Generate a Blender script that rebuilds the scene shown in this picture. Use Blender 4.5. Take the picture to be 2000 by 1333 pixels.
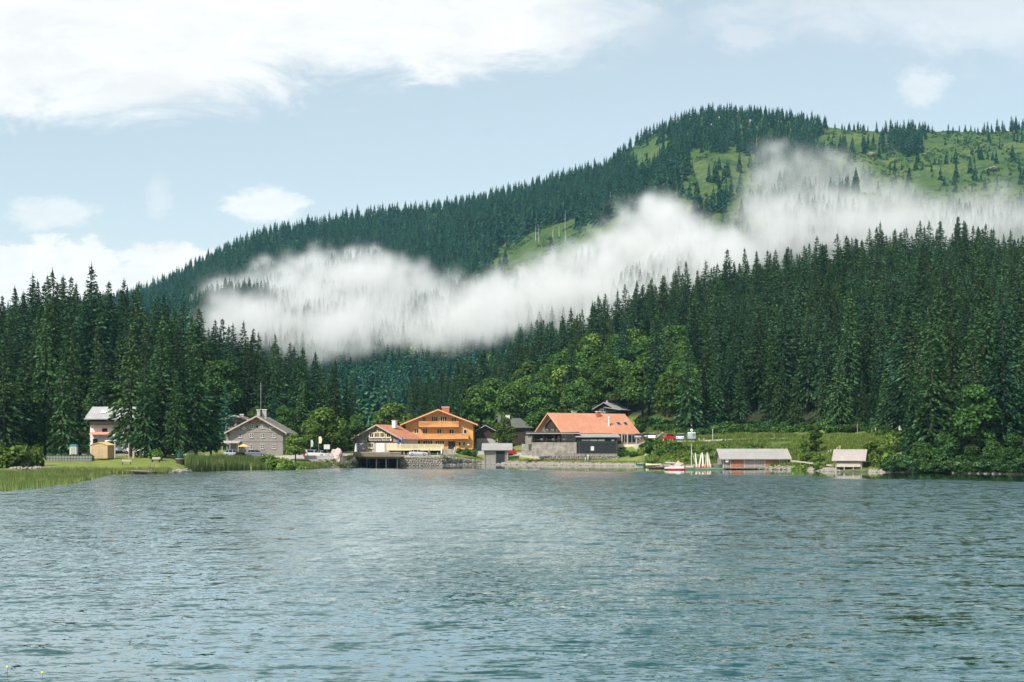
import bpy, bmesh, math, random
import numpy as np
from mathutils import Vector, Matrix
for o in list(bpy.data.objects): bpy.data.objects.remove(o)
SC = bpy.context.scene
COL = SC.collection
F, HZ, CH = 2778.0, 876.0, 4.0          # focal length in photo pixels, horizon row, eye height

# ------------------------------------------------------------------ camera, sky, sun, exposure
cd = bpy.data.cameras.new('camera'); cam = bpy.data.objects.new('camera', cd); COL.objects.link(cam)
cam.location = (0, 0, CH); cam.rotation_euler = (math.radians(90), 0, 0)
cd.sensor_width = 36; cd.lens = 36*F/2000; cd.shift_y = (HZ-666.5)/2000
cd.clip_start = 0.5; cd.clip_end = 20000
SC.camera = cam
SC.view_settings.view_transform = 'Standard'; SC.view_settings.look = 'None'
SC.view_settings.gamma = 1; SC.view_settings.use_curve_mapping = False
SC.view_settings.exposure = 0.6
SUN_EL, SUN_AZ = math.radians(46), math.radians(216)     # azimuth clockwise from +Y
S = Vector((math.sin(SUN_AZ)*math.cos(SUN_EL), math.cos(SUN_AZ)*math.cos(SUN_EL), math.sin(SUN_EL)))
sl = bpy.data.lights.new('sun', 'SUN'); sl.energy = 4.2; sl.angle = math.radians(0.6); sl.color = (1, .955, .88)
sun = bpy.data.objects.new('sun', sl); COL.objects.link(sun)
sun.rotation_euler = S.to_track_quat('Z', 'Y').to_euler()

W = bpy.data.worlds.new('World'); SC.world = W; W.use_nodes = True
nt = W.node_tree; nt.nodes.clear()
class NG:
    """tiny node-graph writer"""
    def __init__(s, nt): s.nt = nt
    def n(s, typ, ins=None, **props):
        nd = s.nt.nodes.new(typ)
        for k, v in props.items(): setattr(nd, k, v)
        for k, v in (ins or {}).items(): s.put(nd.inputs[k], v)
        return nd
    def put(s, sock, v):
        if isinstance(v, bpy.types.Node): v = next(o for o in v.outputs if o.enabled)
        if isinstance(v, bpy.types.NodeSocket): s.nt.links.new(v, sock)
        else: sock.default_value = v
    def m(s, op, a, b=0.0, c=0.0, clamp=False):
        return s.n('ShaderNodeMath', {0: a, 1: b, 2: c}, operation=op, use_clamp=clamp)
    def v(s, op, a, b=(0, 0, 0), sc=None):
        nd = s.n('ShaderNodeVectorMath', {0: a, 1: b}, operation=op)
        if sc is not None: s.put(nd.inputs['Scale'], sc)
        return nd
    def mix(s, f, a, b, blend='MIX'):
        nd = s.n('ShaderNodeMix', data_type='RGBA', blend_type=blend)
        s.put(nd.inputs[0], f); s.put(nd.inputs[6], a); s.put(nd.inputs[7], b)
        return nd.outputs[2]
    def noise(s, vec, scale, detail=3, rough=.5, dist=0., lac=2.):
        return s.n('ShaderNodeTexNoise', {'Vector': vec, 'Scale': scale, 'Detail': detail, 'Roughness': rough, 'Distortion': dist, 'Lacunarity': lac})
    def ramp(s, f, stops, interp='LINEAR'):
        nd = s.n('ShaderNodeValToRGB', {0: f}); cr = nd.color_ramp; cr.interpolation = interp
        while len(cr.elements) < len(stops): cr.elements.new(.5)
        for e, (p, c) in zip(cr.elements, stops):
            e.position = p; e.color = (*c, 1) if isinstance(c, tuple) else (c, c, c, 1)
        return nd.outputs[0]
    def mr(s, v, a, b, c=0., d=1., typ='SMOOTHSTEP'):
        nd = s.n('ShaderNodeMapRange', {0: v, 1: a, 2: b, 3: c, 4: d}, interpolation_type=typ)
        return nd.outputs[0]
g = NG(nt)
sky = g.n('ShaderNodeTexSky', sky_type='NISHITA', sun_disc=False, sun_elevation=SUN_EL, sun_rotation=SUN_AZ,
          altitude=1100, air_density=1.0, dust_density=1.6, ozone_density=1.2)
tc = g.n('ShaderNodeTexCoord')
sep = g.n('ShaderNodeSeparateXYZ', {0: tc.outputs['Generated']})
X_, Y_, Z_ = sep.outputs
ysafe = g.m('MAXIMUM', g.m('ABSOLUTE', Y_), .12)
az = g.m('DIVIDE', X_, ysafe); el = g.m('DIVIDE', Z_, ysafe)      # tangent of bearing / height
# thin veil and broken cloud over the whole sky, in a plane overhead
zs = g.m('ADD', g.m('MAXIMUM', Z_, 0.0), .16)
pl = g.n('ShaderNodeCombineXYZ', {0: g.m('DIVIDE', X_, zs), 1: g.m('DIVIDE', Y_, zs), 2: 0.0})
n1 = g.noise(g.v('ADD', pl, (3.1, 7.3, 0)), .75, 6, .55)
cover = g.mr(n1, .50, .66)
# cloud bank high over the left of the lake, edge sloping up to the right
ae = g.n('ShaderNodeCombineXYZ', {0: az, 1: g.m('MULTIPLY', el, 2.6), 2: 0.0})
nb = g.noise(ae, 10, 10, .68, .5)
nbs = g.m('MULTIPLY', g.m('SUBTRACT', nb, .5), .11)
edge = g.m('ADD', g.m('ADD', el, nbs), g.m('MULTIPLY', az, -.12))
bank = g.m('MULTIPLY', g.mr(edge, .258, .292), g.mr(g.m('ADD', az, g.m('MULTIPLY', nbs, 1.5)), .02, .13, 1, 0))
bank = g.m('MULTIPLY', bank, g.mr(Y_, 0, .4))
# small cumulus low behind the ridge
def puff(cx, cy, rx, ry, amp=.5, soft=.35, nscale=26, thick=1.):
    a = g.m('DIVIDE', g.m('SUBTRACT', az, cx), rx); b = g.m('DIVIDE', g.m('SUBTRACT', el, cy), ry)
    r = g.m('SQRT', g.m('ADD', g.m('MULTIPLY', a, a), g.m('MULTIPLY', b, b)))
    nn = g.noise(g.v('MULTIPLY', ae, (1, .75, 1)), nscale, 8, .68, .3)
    r = g.m('ADD', r, g.m('MULTIPLY', g.m('SUBTRACT', nn, .5), -amp*2))
    return g.m('MULTIPLY', g.m('MULTIPLY', g.mr(r, 1+soft, 1-soft), g.mr(Y_, 0, .4)), thick)
def A(px): return (px-1000)/F
def E(py): return (HZ-py)/F
cl = bank
for p in [(A(100), E(540), .058, .027, .75, .12, 40), (A(-40), E(560), .06, .030, .7, .12, 40), (A(30), E(590), .1, .035, .5, .2), (A(345), E(535), .050, .020, .75, .14, 40),
          (A(240), E(585), .12, .022, .4, .3),
          (A(520), E(400), .026, .011, 1.3, .35, 34, .8), (A(100), E(420), .028, .010, 1.3, .4, 34, .6),
          (A(1800), E(165), .016, .013, 1.5, .5, 40, .5), (A(1455), E(70), .02, .010, 1.5, .5, 40, .35), (A(310), E(385), .008, .012, 1.5, .5, 50, .3),
          (A(1760), E(10), .12, .02, 1.5, .8, 22, .4), (A(1950), E(15), .07, .03, 1.5, .8, 22, .5)]:
    cl = g.m('MAXIMUM', cl, puff(*p))
out = g.mr(el, .36, .5)                  # above the frame broken cloud goes on
cl = g.m('MAXIMUM', cl, g.m('MULTIPLY', g.m('MAXIMUM', out, g.mr(Y_, .35, 0)), cover))
veil = g.m('ADD', g.mr(el, .30, .02, .38, .52), g.m('MULTIPLY', n1, .05))
tint = g.mix(1.0, sky, (.98, .98, .86, 1), 'MULTIPLY')
base = g.mix(veil, tint, (6.5, 6.95, 7.05, 1))
shade = g.mr(g.noise(ae, 14, 7, .65, .5), .3, .7, .90, 1.03)
ccol = g.v('SCALE', (7.0, 7.05, 7.05), sc=shade)
final = g.mix(cl, base, ccol)
bg = g.n('ShaderNodeBackground', {0: final, 1: .1})
nt.links.new(bg.outputs[0], g.n('ShaderNodeOutputWorld').inputs[0])
SC.cycles.volume_bounces = 3
SC.cycles.max_bounces = 8; SC.cycles.diffuse_bounces = 2; SC.cycles.glossy_bounces = 2
SC.cycles.transmission_bounces = 3; SC.cycles.transparent_max_bounces = 4
SC.cycles.sample_clamp_indirect = 6
SC.cycles.use_denoising = True; SC.render.filter_size = 1.15
SC.cycles.volume_step_rate = 2.0; SC.cycles.volume_max_steps = 256

# ------------------------------------------------------------------ helpers
def wx(px, Y): return (px-1000)*Y/F
def wz(py, Y): return CH+(HZ-py)*Y/F
def tag(o, label=None, cat=None, group=None, kind=None):
    if label: o['label'] = label
    if cat: o['category'] = cat
    if group: o['group'] = group
    if kind: o['kind'] = kind
    return o
def empty(name, loc=(0, 0, 0), rz=0):
    o = bpy.data.objects.new(name, None); COL.objects.link(o); o.location = loc; o.rotation_euler = (0, 0, rz)
    o.empty_display_size = .1
    return o
def link(name, me, mat=None, parent=None, loc=None):
    o = bpy.data.objects.new(name, me); COL.objects.link(o)
    if mat and not me.materials: me.materials.append(mat)
    if parent: o.parent = parent
    if loc: o.location = loc
    return o
def mesh_np(name, v, f, smooth=False):
    """v (n,3) array, f (m,k) int array"""
    me = bpy.data.meshes.new(name); v = np.asarray(v, np.float32); f = np.asarray(f, np.int32)
    k = f.shape[1]
    me.vertices.add(len(v)); me.vertices.foreach_set('co', v.ravel())
    me.loops.add(f.size); me.loops.foreach_set('vertex_index', f.ravel())
    me.polygons.add(len(f)); me.polygons.foreach_set('loop_start', np.arange(0, f.size, k, dtype=np.int32))
    me.update(calc_edges=True)
    if smooth: me.polygons.foreach_set('use_smooth', np.ones(len(f), bool))
    me.validate()
    return me
def mat_new(name):
    m = bpy.data.materials.new(name); m.use_nodes = True; m.node_tree.nodes.clear()
    return m, NG(m.node_tree)
def mat_out(m, g, sh, disp=None, vol=None):
    o = g.n('ShaderNodeOutputMaterial')
    if sh is not None: g.put(o.inputs[0], sh)
    if vol is not None: g.put(o.inputs[1], vol)
    if disp is not None: g.put(o.inputs[2], disp)
    return m
def bump(g, h, strength=.3, dist=.05):
    return g.n('ShaderNodeBump', {'Height': h, 'Strength': strength, 'Distance': dist})
def pbr(name, col, rough=.8, var=.12, scale=3., metal=0., spec=.3, bstr=.2, bdist=.02, stretch=(1, 1, 1), col2=None, wear=None):
    m, g = mat_new(name)
    tc = g.n('ShaderNodeTexCoord').outputs['Object']
    vec = g.v('MULTIPLY', tc, stretch)
    nz = g.noise(vec, scale, 5, .6)
    c = (*col, 1); c2 = (*(col2 or tuple(x*(1-var*2) for x in col)), 1)
    cc = g.mix(g.mr(nz, .3, .7), c, c2)
    big = g.noise(tc, scale*.13, 3, .5)
    cc = g.mix(g.mr(big, .3, .75, 0, .35), cc, (*[x*.75 for x in col], 1))
    b = bump(g, nz, bstr, bdist)
    sh = g.n('ShaderNodeBsdfPrincipled', {'Base Color': cc, 'Roughness': rough, 'Metallic': metal, 'Specular IOR Level': spec, 'Normal': b})
    return mat_out(m, g, sh)

# value noise in numpy
_rs = np.random.RandomState(5); _T = _rs.rand(512, 512)
def vn(x, y, s, o=0):
    x = np.asarray(x, float)/s+o*17.3+1000; y = np.asarray(y, float)/s+o*31.7+1000
    xi = np.floor(x).astype(int); yi = np.floor(y).astype(int); fx = x-xi; fy = y-yi
    fx = fx*fx*(3-2*fx); fy = fy*fy*(3-2*fy)
    a = _T[xi % 512, yi % 512]; b = _T[(xi+1) % 512, yi % 512]; c = _T[xi % 512, (yi+1) % 512]; d = _T[(xi+1) % 512, (yi+1) % 512]
    return (a*(1-fx)+b*fx)*(1-fy)+(c*(1-fx)+d*fx)*fy-.5
def fbm(x, y, s, o=0, n=3):
    return sum(vn(x, y, s/2**k, o+k)*.5**k for k in range(n))

# ------------------------------------------------------------------ terrain heights
SHORE = np.array([(-1800, 200), (-400, 215), (0, 226), (180, 228), (310, 226), (345, 236), (372, 248), (480, 262), (600, 270), (650, 296), (694, 317), (706, 336), (774, 336),
         (779, 327.2), (862, 327.4), (940, 348), (1000, 344), (1100, 330), (1200, 322), (1260, 316), (1300, 287), (1400, 277), (1550, 262), (1640, 240),
         (1710, 236), (1850, 230), (1950, 222), (2000, 216), (2400, 205), (3800, 180)], float)
def shore(px): return np.interp(px, SHORE[:, 0], SHORE[:, 1])
PROF = {   # bearing px: [(metres behind the shoreline, height)]
    -1800: [(0, 0), (6, .9), (40, 2.4), (90, 14), (250, 50), (650, 45)],
    0:    [(0, 0), (4, .45), (24, 1.5), (42, 2.35), (80, 3.2), (100, 8), (160, 24), (240, 32), (640, 45)],
    180:  [(0, 0), (4, .45), (24, 1.5), (42, 2.35), (85, 3.2), (100, 8), (130, 20), (240, 26), (640, 40)],
    370:  [(0, 0), (4, .4), (20, 1.6), (40, 2.6), (62, 3.0), (90, 10), (130, 16), (240, 20), (640, 34)],
    520:  [(0, 0), (4, .4), (14, 1.4), (26, 2.5), (45, 3.0), (75, 7), (110, 11), (240, 14), (640, 20)],
    640:  [(0, 0), (3, .35), (8, .9), (18, 2.3), (32, 2.7), (60, 3.6), (120, 7), (240, 9), (600, 16)],
    715:  [(0, 0), (.5, .5), (1, 2.6), (12, 2.8), (20, 3.0), (60, 3.5), (120, 6), (560, 16)],
    780:  [(0, 0), (.5, .1), (.9, 2.0), (8, 2.2), (20, 2.5), (33, 3.2), (60, 3.6), (120, 6), (560, 15)],
    858:  [(0, 0), (.5, .1), (.9, 2.0), (8, 2.2), (20, 2.5), (30, 3.2), (60, 3.6), (120, 7), (560, 15)],
    940:  [(0, 0), (2, .8), (8, 1.9), (16, 3.2), (40, 4.2), (90, 10), (560, 26)],
    1010: [(0, 0), (2, .7), (8, 1.5), (14, 2.7), (30, 3.6), (60, 6), (120, 18), (160, 22), (520, 34)],
    1160: [(0, 0), (2, .45), (8, 1.0), (14, 1.7), (20, 2.9), (36, 3.5), (60, 9), (150, 30), (200, 32), (560, 45)],
    1260: [(0, 0), (2, .45), (8, 1.0), (14, 2.2), (24, 5.3), (42, 6.2), (60, 11), (180, 38), (240, 42), (560, 52)],
    1330: [(0, 0), (2, .5), (8, 1.0), (20, 3.0), (32, 5.4), (46, 6.2), (62, 8.5), (230, 44), (260, 46), (570, 60)],
    1480: [(0, 0), (2, .6), (8, 1.2), (30, 4.4), (42, 6.1), (54, 6.6), (75, 10), (250, 50), (290, 53), (590, 66)],
    1700: [(0, 0), (2, .7), (7, 1.3), (28, 4.6), (50, 6.3), (62, 7.0), (90, 12), (290, 59), (320, 61), (610, 74)],
    1850: [(0, 0), (2, 1.0), (6, 2.0), (22, 4.5), (50, 7.2), (64, 8.0), (95, 14), (290, 62), (320, 63), (620, 78)],
    2050: [(0, 0), (2, 1.0), (6, 2.0), (22, 4.5), (50, 8), (64, 9.0), (95, 15), (310, 58), (340, 59), (630, 82)],
    3800: [(0, 0), (2, 1.0), (6, 2.0), (22, 4.5), (50, 8), (64, 9.0), (95, 15), (310, 64), (340, 65), (660, 82)],
}
_DD = np.concatenate([np.linspace(0, 80, 161), np.linspace(82, 900, 300)])
_PX = np.array(sorted(PROF)); _PZ = np.array([np.interp(_DD, *zip(*PROF[k])) for k in sorted(PROF)])
def near_h(px, Y):
    px = np.asarray(px, float); Y = np.asarray(Y, float)
    d = Y-shore(px)
    i = np.clip(np.searchsorted(_PX, px, side='right')-1, 0, len(_PX)-2)
    t = np.clip((px-_PX[i])/(_PX[i+1]-_PX[i]), 0, 1)
    j = np.clip(np.interp(d, _DD, np.arange(len(_DD))), 0, len(_DD)-1.001); j0 = j.astype(int); fj = j-j0
    z0 = _PZ[i, j0]*(1-fj)+_PZ[i, j0+1]*fj; z1 = _PZ[i+1, j0]*(1-fj)+_PZ[i+1, j0+1]*fj
    z = z0*(1-t)+z1*t
    X = wx(px, Y)
    amp = np.clip((d-2)/20, 0, 1)*.25+np.clip((d-70)/60, 0, 1)*2.2
    z = z+fbm(X, Y, 22, 1)*amp
    return np.where(d < 0, np.maximum(-4.0, d*.14)-.02, z)
RIDGE = np.array([(-1800, 790), (-400, 740), (0, 670), (150, 622), (230, 598), (300, 574), (380, 532), (430, 508), (520, 470), (600, 452), (700, 434), (800, 424),
         (900, 410), (1000, 388), (1080, 360), (1180, 334), (1240, 284), (1300, 252), (1380, 224), (1460, 226), (1550, 238), (1650, 254), (1760, 260),
         (1850, 256), (1930, 258), (2000, 252), (2400, 280), (3800, 480)], float)
YM = 860.
def ridge_Y(px): return 1850+120*np.sin(np.asarray(px, float)/420.)+np.clip((500-np.asarray(px, float))/500, 0, 3)*120
def hill_h(px, Y):
    px = np.asarray(px, float); Y = np.asarray(Y, float)
    z0 = near_h(px, np.full_like(px, YM))
    yr = ridge_Y(px); zr = wz(np.interp(px, RIDGE[:, 0], RIDGE[:, 1]), yr)
    t = (Y-YM)/(yr-YM); X = wx(px, Y)
    tt = np.clip(t, 0, 1)
    z = z0+(zr-z0)*(tt**1.12)
    z = z+(fbm(X, Y*.5, 150, 7, 4)*46+fbm(X, Y, 50, 3, 2)*7)*np.sin(np.pi*np.clip(t, 0, 1))**.6
    z = np.where(t > 1, zr-(Y-yr)*.45+fbm(X, Y, 40, 2)*3, z)
    return z
def hz(px, Y): return np.where(np.asarray(Y) < YM, near_h(px, Y), hill_h(px, Y))
def gz(px, Y): return float(near_h(np.array([px]), np.array([Y]))[0])
def fan(px, Ys, fn):
    P, Yg = np.meshgrid(px, Ys); Z = fn(P.ravel(), Yg.ravel())
    v = np.stack([wx(P.ravel(), Yg.ravel()), Yg.ravel(), Z], 1)
    n, m = len(px), len(Ys); i = np.arange(n-1)[None, :]+np.arange(m-1)[:, None]*n
    f = np.stack([i, i+1, i+1+n, i+n], -1).reshape(-1, 4)
    return v, f
pxs = np.unique(np.concatenate([np.linspace(-1800, -100, 50), np.linspace(-100, 2150, 380), np.linspace(2150, 3800, 50)]))
Ys = np.unique(np.concatenate([np.linspace(15, 190, 12), np.linspace(190, 420, 260), np.linspace(420, YM, 60)]))
v, f = fan(pxs, Ys, near_h)

# ground material: meadow grass, bare soil, gravel paths painted by real-world masks held in an attribute
def in_poly(px, py, poly):
    px = np.asarray(px); py = np.asarray(py); ins = np.zeros(px.shape, bool)
    n = len(poly)
    for k in range(n):
        x0, y0 = poly[k]; x1, y1 = poly[(k+1) % n]
        c = ((y0 > py) != (y1 > py)) & (px < (x1-x0)*(py-y0)/((y1-y0) or 1e-9)+x0)
        ins ^= c
    return ins
me_g = mesh_np('ground', v, f, True)
P_ = v[:, 0]/v[:, 1]*F+1000; D_ = v[:, 1]-shore(P_)
PATHS = [  # (bearing px, distance Y) polylines of the gravel ways, half width m
    ([(930, 362), (1000, 359), (1045, 349), (1075, 343.5), (1110, 341)], 1.6), ([(880, 350), (930, 360)], 2.0), ([(925, 366), (1000, 364)], 2.5),
    ([(1250, 343), (1300, 322), (1370, 317), (1500, 312), (1620, 300), (1760, 290), (1900, 285), (2300, 275)], 2.4),
    ([(-200, 285), (100, 283), (240, 282), (300, 284), (400, 288), (520, 285), (600, 292), (690, 326)], 5.5),
    ([(620, 297), (668, 306), (705, 311)], 1.2),
    ([(780, 332), (860, 338)], 4.0), ([(1230, 347), (1270, 346), (1300, 330)], 4)]
def seg_d(X, Y, poly):
    d = np.full(X.shape, 1e9)
    pts = [(wx(a, b), b) for a, b in poly]
    for (x0, y0), (x1, y1) in zip(pts, pts[1:]):
        L2 = (x1-x0)**2+(y1-y0)**2; t = np.clip(((X-x0)*(x1-x0)+(Y-y0)*(y1-y0))/L2, 0, 1)
        d = np.minimum(d, np.hypot(X-x0-t*(x1-x0), Y-y0-t*(y1-y0)))
    return d
path = np.zeros(len(v))
for pl_, hw in PATHS: path = np.maximum(path, np.clip((hw+.5-seg_d(v[:, 0], v[:, 1], pl_))/1.0, 0, 1))
forest = np.clip((D_-66)/8, 0, 1); forest = np.maximum(forest, ((P_ < 700) & (D_ > 60)) * 1.0)
forest = np.maximum(forest, np.clip((P_-1740)/50, 0, 1)*np.clip(D_/3, 0, 1))
lawn = np.clip((1260-P_)/15, 0, 1)*np.clip((D_-1.0)/2, 0, 1)*(1-forest)
for nm, a in (('path', path), ('forest', forest), ('lawn', lawn), ('shore', np.clip(1-D_/1.6, 0, 1))):
    at = me_g.attributes.new(nm, 'FLOAT', 'POINT'); at.data.foreach_set('value', a.astype(np.float32))
def ground_mat():
    m, g = mat_new('ground_grass')
    P = g.n('ShaderNodeNewGeometry').outputs['Position']
    def at(nm): return g.n('ShaderNodeAttribute', attribute_name=nm).outputs['Fac']
    a = g.noise(P, .09, 4, .6); b = g.noise(P, 1.2, 6, .7); c = g.noise(P, .35, 4, .6)
    wild = g.mix(g.mr(b, .3, .7), (.115, .165, .042, 1), (.058, .095, .028, 1))
    wild = g.mix(g.mr(a, .4, .62), wild, (.15, .19, .045, 1))
    wild = g.mix(g.mr(c, .58, .72, 0, .7), wild, (.11, .095, .05, 1))
    mown = g.mix(g.mr(b, .3, .7), (.16, .205, .045, 1), (.115, .155, .036, 1))
    mown = g.mix(g.mr(c, .42, .68), mown, (.215, .22, .07, 1))
    col = g.mix(at('lawn'), wild, mown)
    col = g.mix(at('forest'), col, g.mix(g.mr(c, .4, .6), (.022, .032, .013, 1), (.045, .04, .022, 1)))
    grav = g.mix(g.mr(b, .3, .7), (.40, .37, .32, 1), (.29, .27, .23, 1))
    col = g.mix(g.mr(g.m('ADD', at('path'), g.m('MULTIPLY', g.m('SUBTRACT', b, .5), .6)), .4, .6), col, grav)
    stone = g.mix(g.mr(b, .4, .6), (.13, .115, .09, 1), (.05, .045, .035, 1))
    col = g.mix(g.mr(g.m('ADD', at('shore'), g.m('MULTIPLY', g.m('SUBTRACT', b, .5), .8)), .45, .65), col, stone)
    sh = g.n('ShaderNodeBsdfPrincipled', {'Base Color': col, 'Roughness': .95, 'Specular IOR Level': .1, 'Normal': bump(g, b, .8, .25)})
    return mat_out(m, g, sh)
ground = link('ground', me_g, ground_mat()); tag(ground, kind='structure')
v2, f2 = fan(np.unique(np.concatenate([np.linspace(-1800, -100, 50), np.linspace(-100, 2150, 320), np.linspace(2150, 3800, 50)])),
             np.unique(np.concatenate([np.linspace(YM, 2150, 150), np.linspace(2150, 2700, 12)])), hill_h)
me_h = mesh_np('mountain', v2, f2, True)
def hill_mat():
    m, g = mat_new('mountain_meadow')
    P = g.n('ShaderNodeNewGeometry').outputs['Position']
    a = g.noise(P, .012, 4, .6); b = g.noise(P, .16, 6, .7); c = g.noise(P, .045, 5, .65)
    col = g.mix(g.mr(b, .35, .68), (.070, .115, .030, 1), (.030, .064, .020, 1))
    col = g.mix(g.mr(a, .42, .62), col, g.mix(g.mr(b, .35, .65), (.12, .145, .045, 1), (.055, .092, .028, 1)))
    col = g.mix(g.mr(c, .54, .62, 0, .85), col, (.020, .06, .02, 1))
    sh = g.n('ShaderNodeBsdfPrincipled', {'Base Color': col, 'Roughness': .95, 'Specular IOR Level': .1, 'Normal': bump(g, b, 1., 3.)})
    return mat_out(m, g, sh)
tag(link('mountain', me_h, hill_mat()), kind='structure')

# ------------------------------------------------------------------ lake
def water_mat():
    m, g = mat_new('lake_water')
    P = g.n('ShaderNodeNewGeometry').outputs['Position']
    calm_at = g.n('ShaderNodeAttribute', attribute_name='calm').outputs['Fac']
    def slopes(rot, sc, scale, det, rough, dist, off):
        q = g.v('ADD', g.v('MULTIPLY', g.n('ShaderNodeMapping', {'Vector': P, 'Rotation': (0, 0, math.radians(rot))}), sc), (off, off, 0))
        return g.v('SUBTRACT', g.noise(q, scale, det, rough, dist).outputs['Color'], (.5, .5, .5))
    patch = g.mr(g.noise(g.v('MULTIPLY', P, (.03, .016, 1)), 1.0, 4, .6, 1.2), .3, .7, .86, 1.1)
    s1 = g.v('MULTIPLY', slopes(-6, (1.0, 2.7, 1), 1.0, 3, .55, .4, 0), (.4, 1.0, 0))
    s2 = g.v('MULTIPLY', slopes(12, (4.0, 8.5, 1), 1.0, 3, .6, .3, 40), (.6, .85, 0))
    s3 = g.v('MULTIPLY', slopes(4, (.36, .85, 1), 1.0, 3, .6, .4, 90), (.25, .6, 0))
    s4 = g.v('MULTIPLY', slopes(9, (2.4, .34, 1), 1.0, 3, .6, .3, 130), (.2, .42, 0))
    sv = g.v('ADD', g.v('ADD', g.v('ADD', s1, s2), s3), s4)
    st = g.m('MULTIPLY', g.m('MULTIPLY', patch, g.n('ShaderNodeAttribute', attribute_name='wind').outputs['Fac']), g.mr(calm_at, 0, 1, 1, .02, 'LINEAR'))
    sv = g.v('SCALE', sv, sc=g.m('MULTIPLY', st, 1.95))
    # wind waves lean: long faces towards the near shore, short steep backs hidden in the troughs
    sx_, sy_, sz_ = g.n('ShaderNodeSeparateXYZ', {0: sv}).outputs
    sy_ = g.m('ADD', g.m('MINIMUM', sy_, 0.0), g.m('MULTIPLY', g.m('MAXIMUM', sy_, 0.0), .08))
    sv = g.n('ShaderNodeCombineXYZ', {0: sx_, 1: sy_, 2: 1.0})
    b = g.v('NORMALIZE', g.v('ADD', sv, g.v('SCALE', (0, -1, 0), sc=g.m('MULTIPLY', st, .05))))
    col = g.mix(g.mr(calm_at, .3, 1), (.003, .052, .056, 1), (.012, .028, .02, 1))
    fr = g.m('MULTIPLY', g.n('ShaderNodeFresnel', {'IOR': 1.333, 'Normal': b}), 1.85, clamp=True)
    fr = g.m('MINIMUM', fr, 1.0)
    sh = g.n('ShaderNodeMixShader', {0: fr, 1: g.n('ShaderNodeBsdfDiffuse', {'Color': col}), 2: g.n('ShaderNodeBsdfGlossy', {'Color': (.92, .99, 1, 1), 'Roughness': .045, 'Normal': b})})
    return mat_out(m, g, sh)
wp = np.unique(np.concatenate([np.linspace(-1800, 3800, 200), np.linspace(-100, 2100, 200)])); wy = np.concatenate([[2, 8, 15, 22], np.linspace(30, 400, 160)])
vw, fw = fan(wp, wy, lambda p, y: np.zeros(len(p)))
me_w = mesh_np('lake', vw, fw, True)
pw = vw[:, 0]/vw[:, 1]*F+1000; dw = shore(pw)-vw[:, 1]
cw = np.interp(pw, [-1800, 150, 200, 330, 640, 720, 1000, 1250, 1400, 1700, 2000, 3800], [30, 30, 12, 10, 3, 60, 80, 74, 62, 57, 50, 50])
cw = cw*(1+.22*fbm(vw[:, 0], vw[:, 1], 30, 9))
calm = np.clip((cw-dw)/6, 0, 1)
at = me_w.attributes.new('calm', 'FLOAT', 'POINT'); at.data.foreach_set('value', calm.astype(np.float32))
wl = np.interp(pw+60*fbm(vw[:, 0], vw[:, 1], 26, 44)+(vw[:, 1]-100)*.3, [-400, 150, 480, 700, 950, 1250, 2000], [1.0, 1.0, .85, .8, .9, 1.1, 1.1])
at = me_w.attributes.new('wind', 'FLOAT', 'POINT'); at.data.foreach_set('value', wl.astype(np.float32))
tag(link('lake_water', me_w, water_mat()), kind='structure')
# ------------------------------------------------------------------ foliage
def leaf_mat(name, c1, c2, dark=.45, trans=.22, hue=.5, hi=1.5):
    m, g = mat_new(name)
    geo = g.n('ShaderNodeNewGeometry'); oi = g.n('ShaderNodeObjectInfo')
    r = geo.outputs['Random Per Island']; o = oi.outputs['Random']
    col = g.mix(g.m('MULTIPLY', o, hue), (*c1, 1), (*c2, 1))
    k = g.mr(g.m('POWER', r, 1.5), 0, 1, dark*.85, hi, 'LINEAR')  # random tone per spray, range widened to imitate sunlit tips
    k = g.m('MULTIPLY', k, g.mr(g.m('FRACT', g.m('MULTIPLY', o, 7.31)), 0, 1, .62, 1.38, 'LINEAR'))
    col = g.v('SCALE', col, sc=k)
    d = g.n('ShaderNodeBsdfDiffuse', {'Color': col}); t = g.n('ShaderNodeBsdfTranslucent', {'Color': g.mix(1, col, (1.1, 1.25, .55, 1), 'MULTIPLY')})
    mx = g.n('ShaderNodeMixShader', {0: trans, 1: d, 2: t})
    return mat_out(m, g, mx)
M_SPR = leaf_mat('spruce_needles', (.026, .064, .036), (.064, .092, .034), .30, hi=2.2)
M_SPRF = leaf_mat('spruce_needles_light', (.030, .070, .030), (.062, .092, .030), .38, hi=2.2)
M_FAR = leaf_mat('distant_spruce_needles', (.020, .082, .056), (.046, .108, .056), .5, .1, .9)
M_FARB = leaf_mat('distant_broadleaf', (0.078, 0.189, 0.065), (0.130, 0.221, 0.058), .5, .15, .9)
M_LEAF = leaf_mat('beech_leaves', (.062, .138, .038), (.122, .180, .040), .38, .3)
M_LEAFY = leaf_mat('maple_leaves', (.095, .165, .038), (.145, .195, .042), .5, .3)
M_ALDER = leaf_mat('alder_leaves', (.042, .095, .032), (.075, .13, .032), .35, .25)
M_BUSH = leaf_mat('bush_leaves', (.105, .175, .038), (.155, .205, .042), .5, .3)
M_BLUE = leaf_mat('fir_needles', (.035, .11, .075), (.05, .13, .07), .5, .15)
M_BARK = pbr('bark', (.042, .036, .030), .95, .2, 4, stretch=(1, 1, .2), bstr=.6, bdist=.05)
M_BARKL = pbr('pale_bark', (.38, .34, .28), .95, .2, 4, stretch=(1, 1, .2), bstr=.6, bdist=.05)
M_DEAD = pbr('bleached_deadwood', (.42, .40, .36), .95, .15, 4, stretch=(1, 1, .2))

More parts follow.
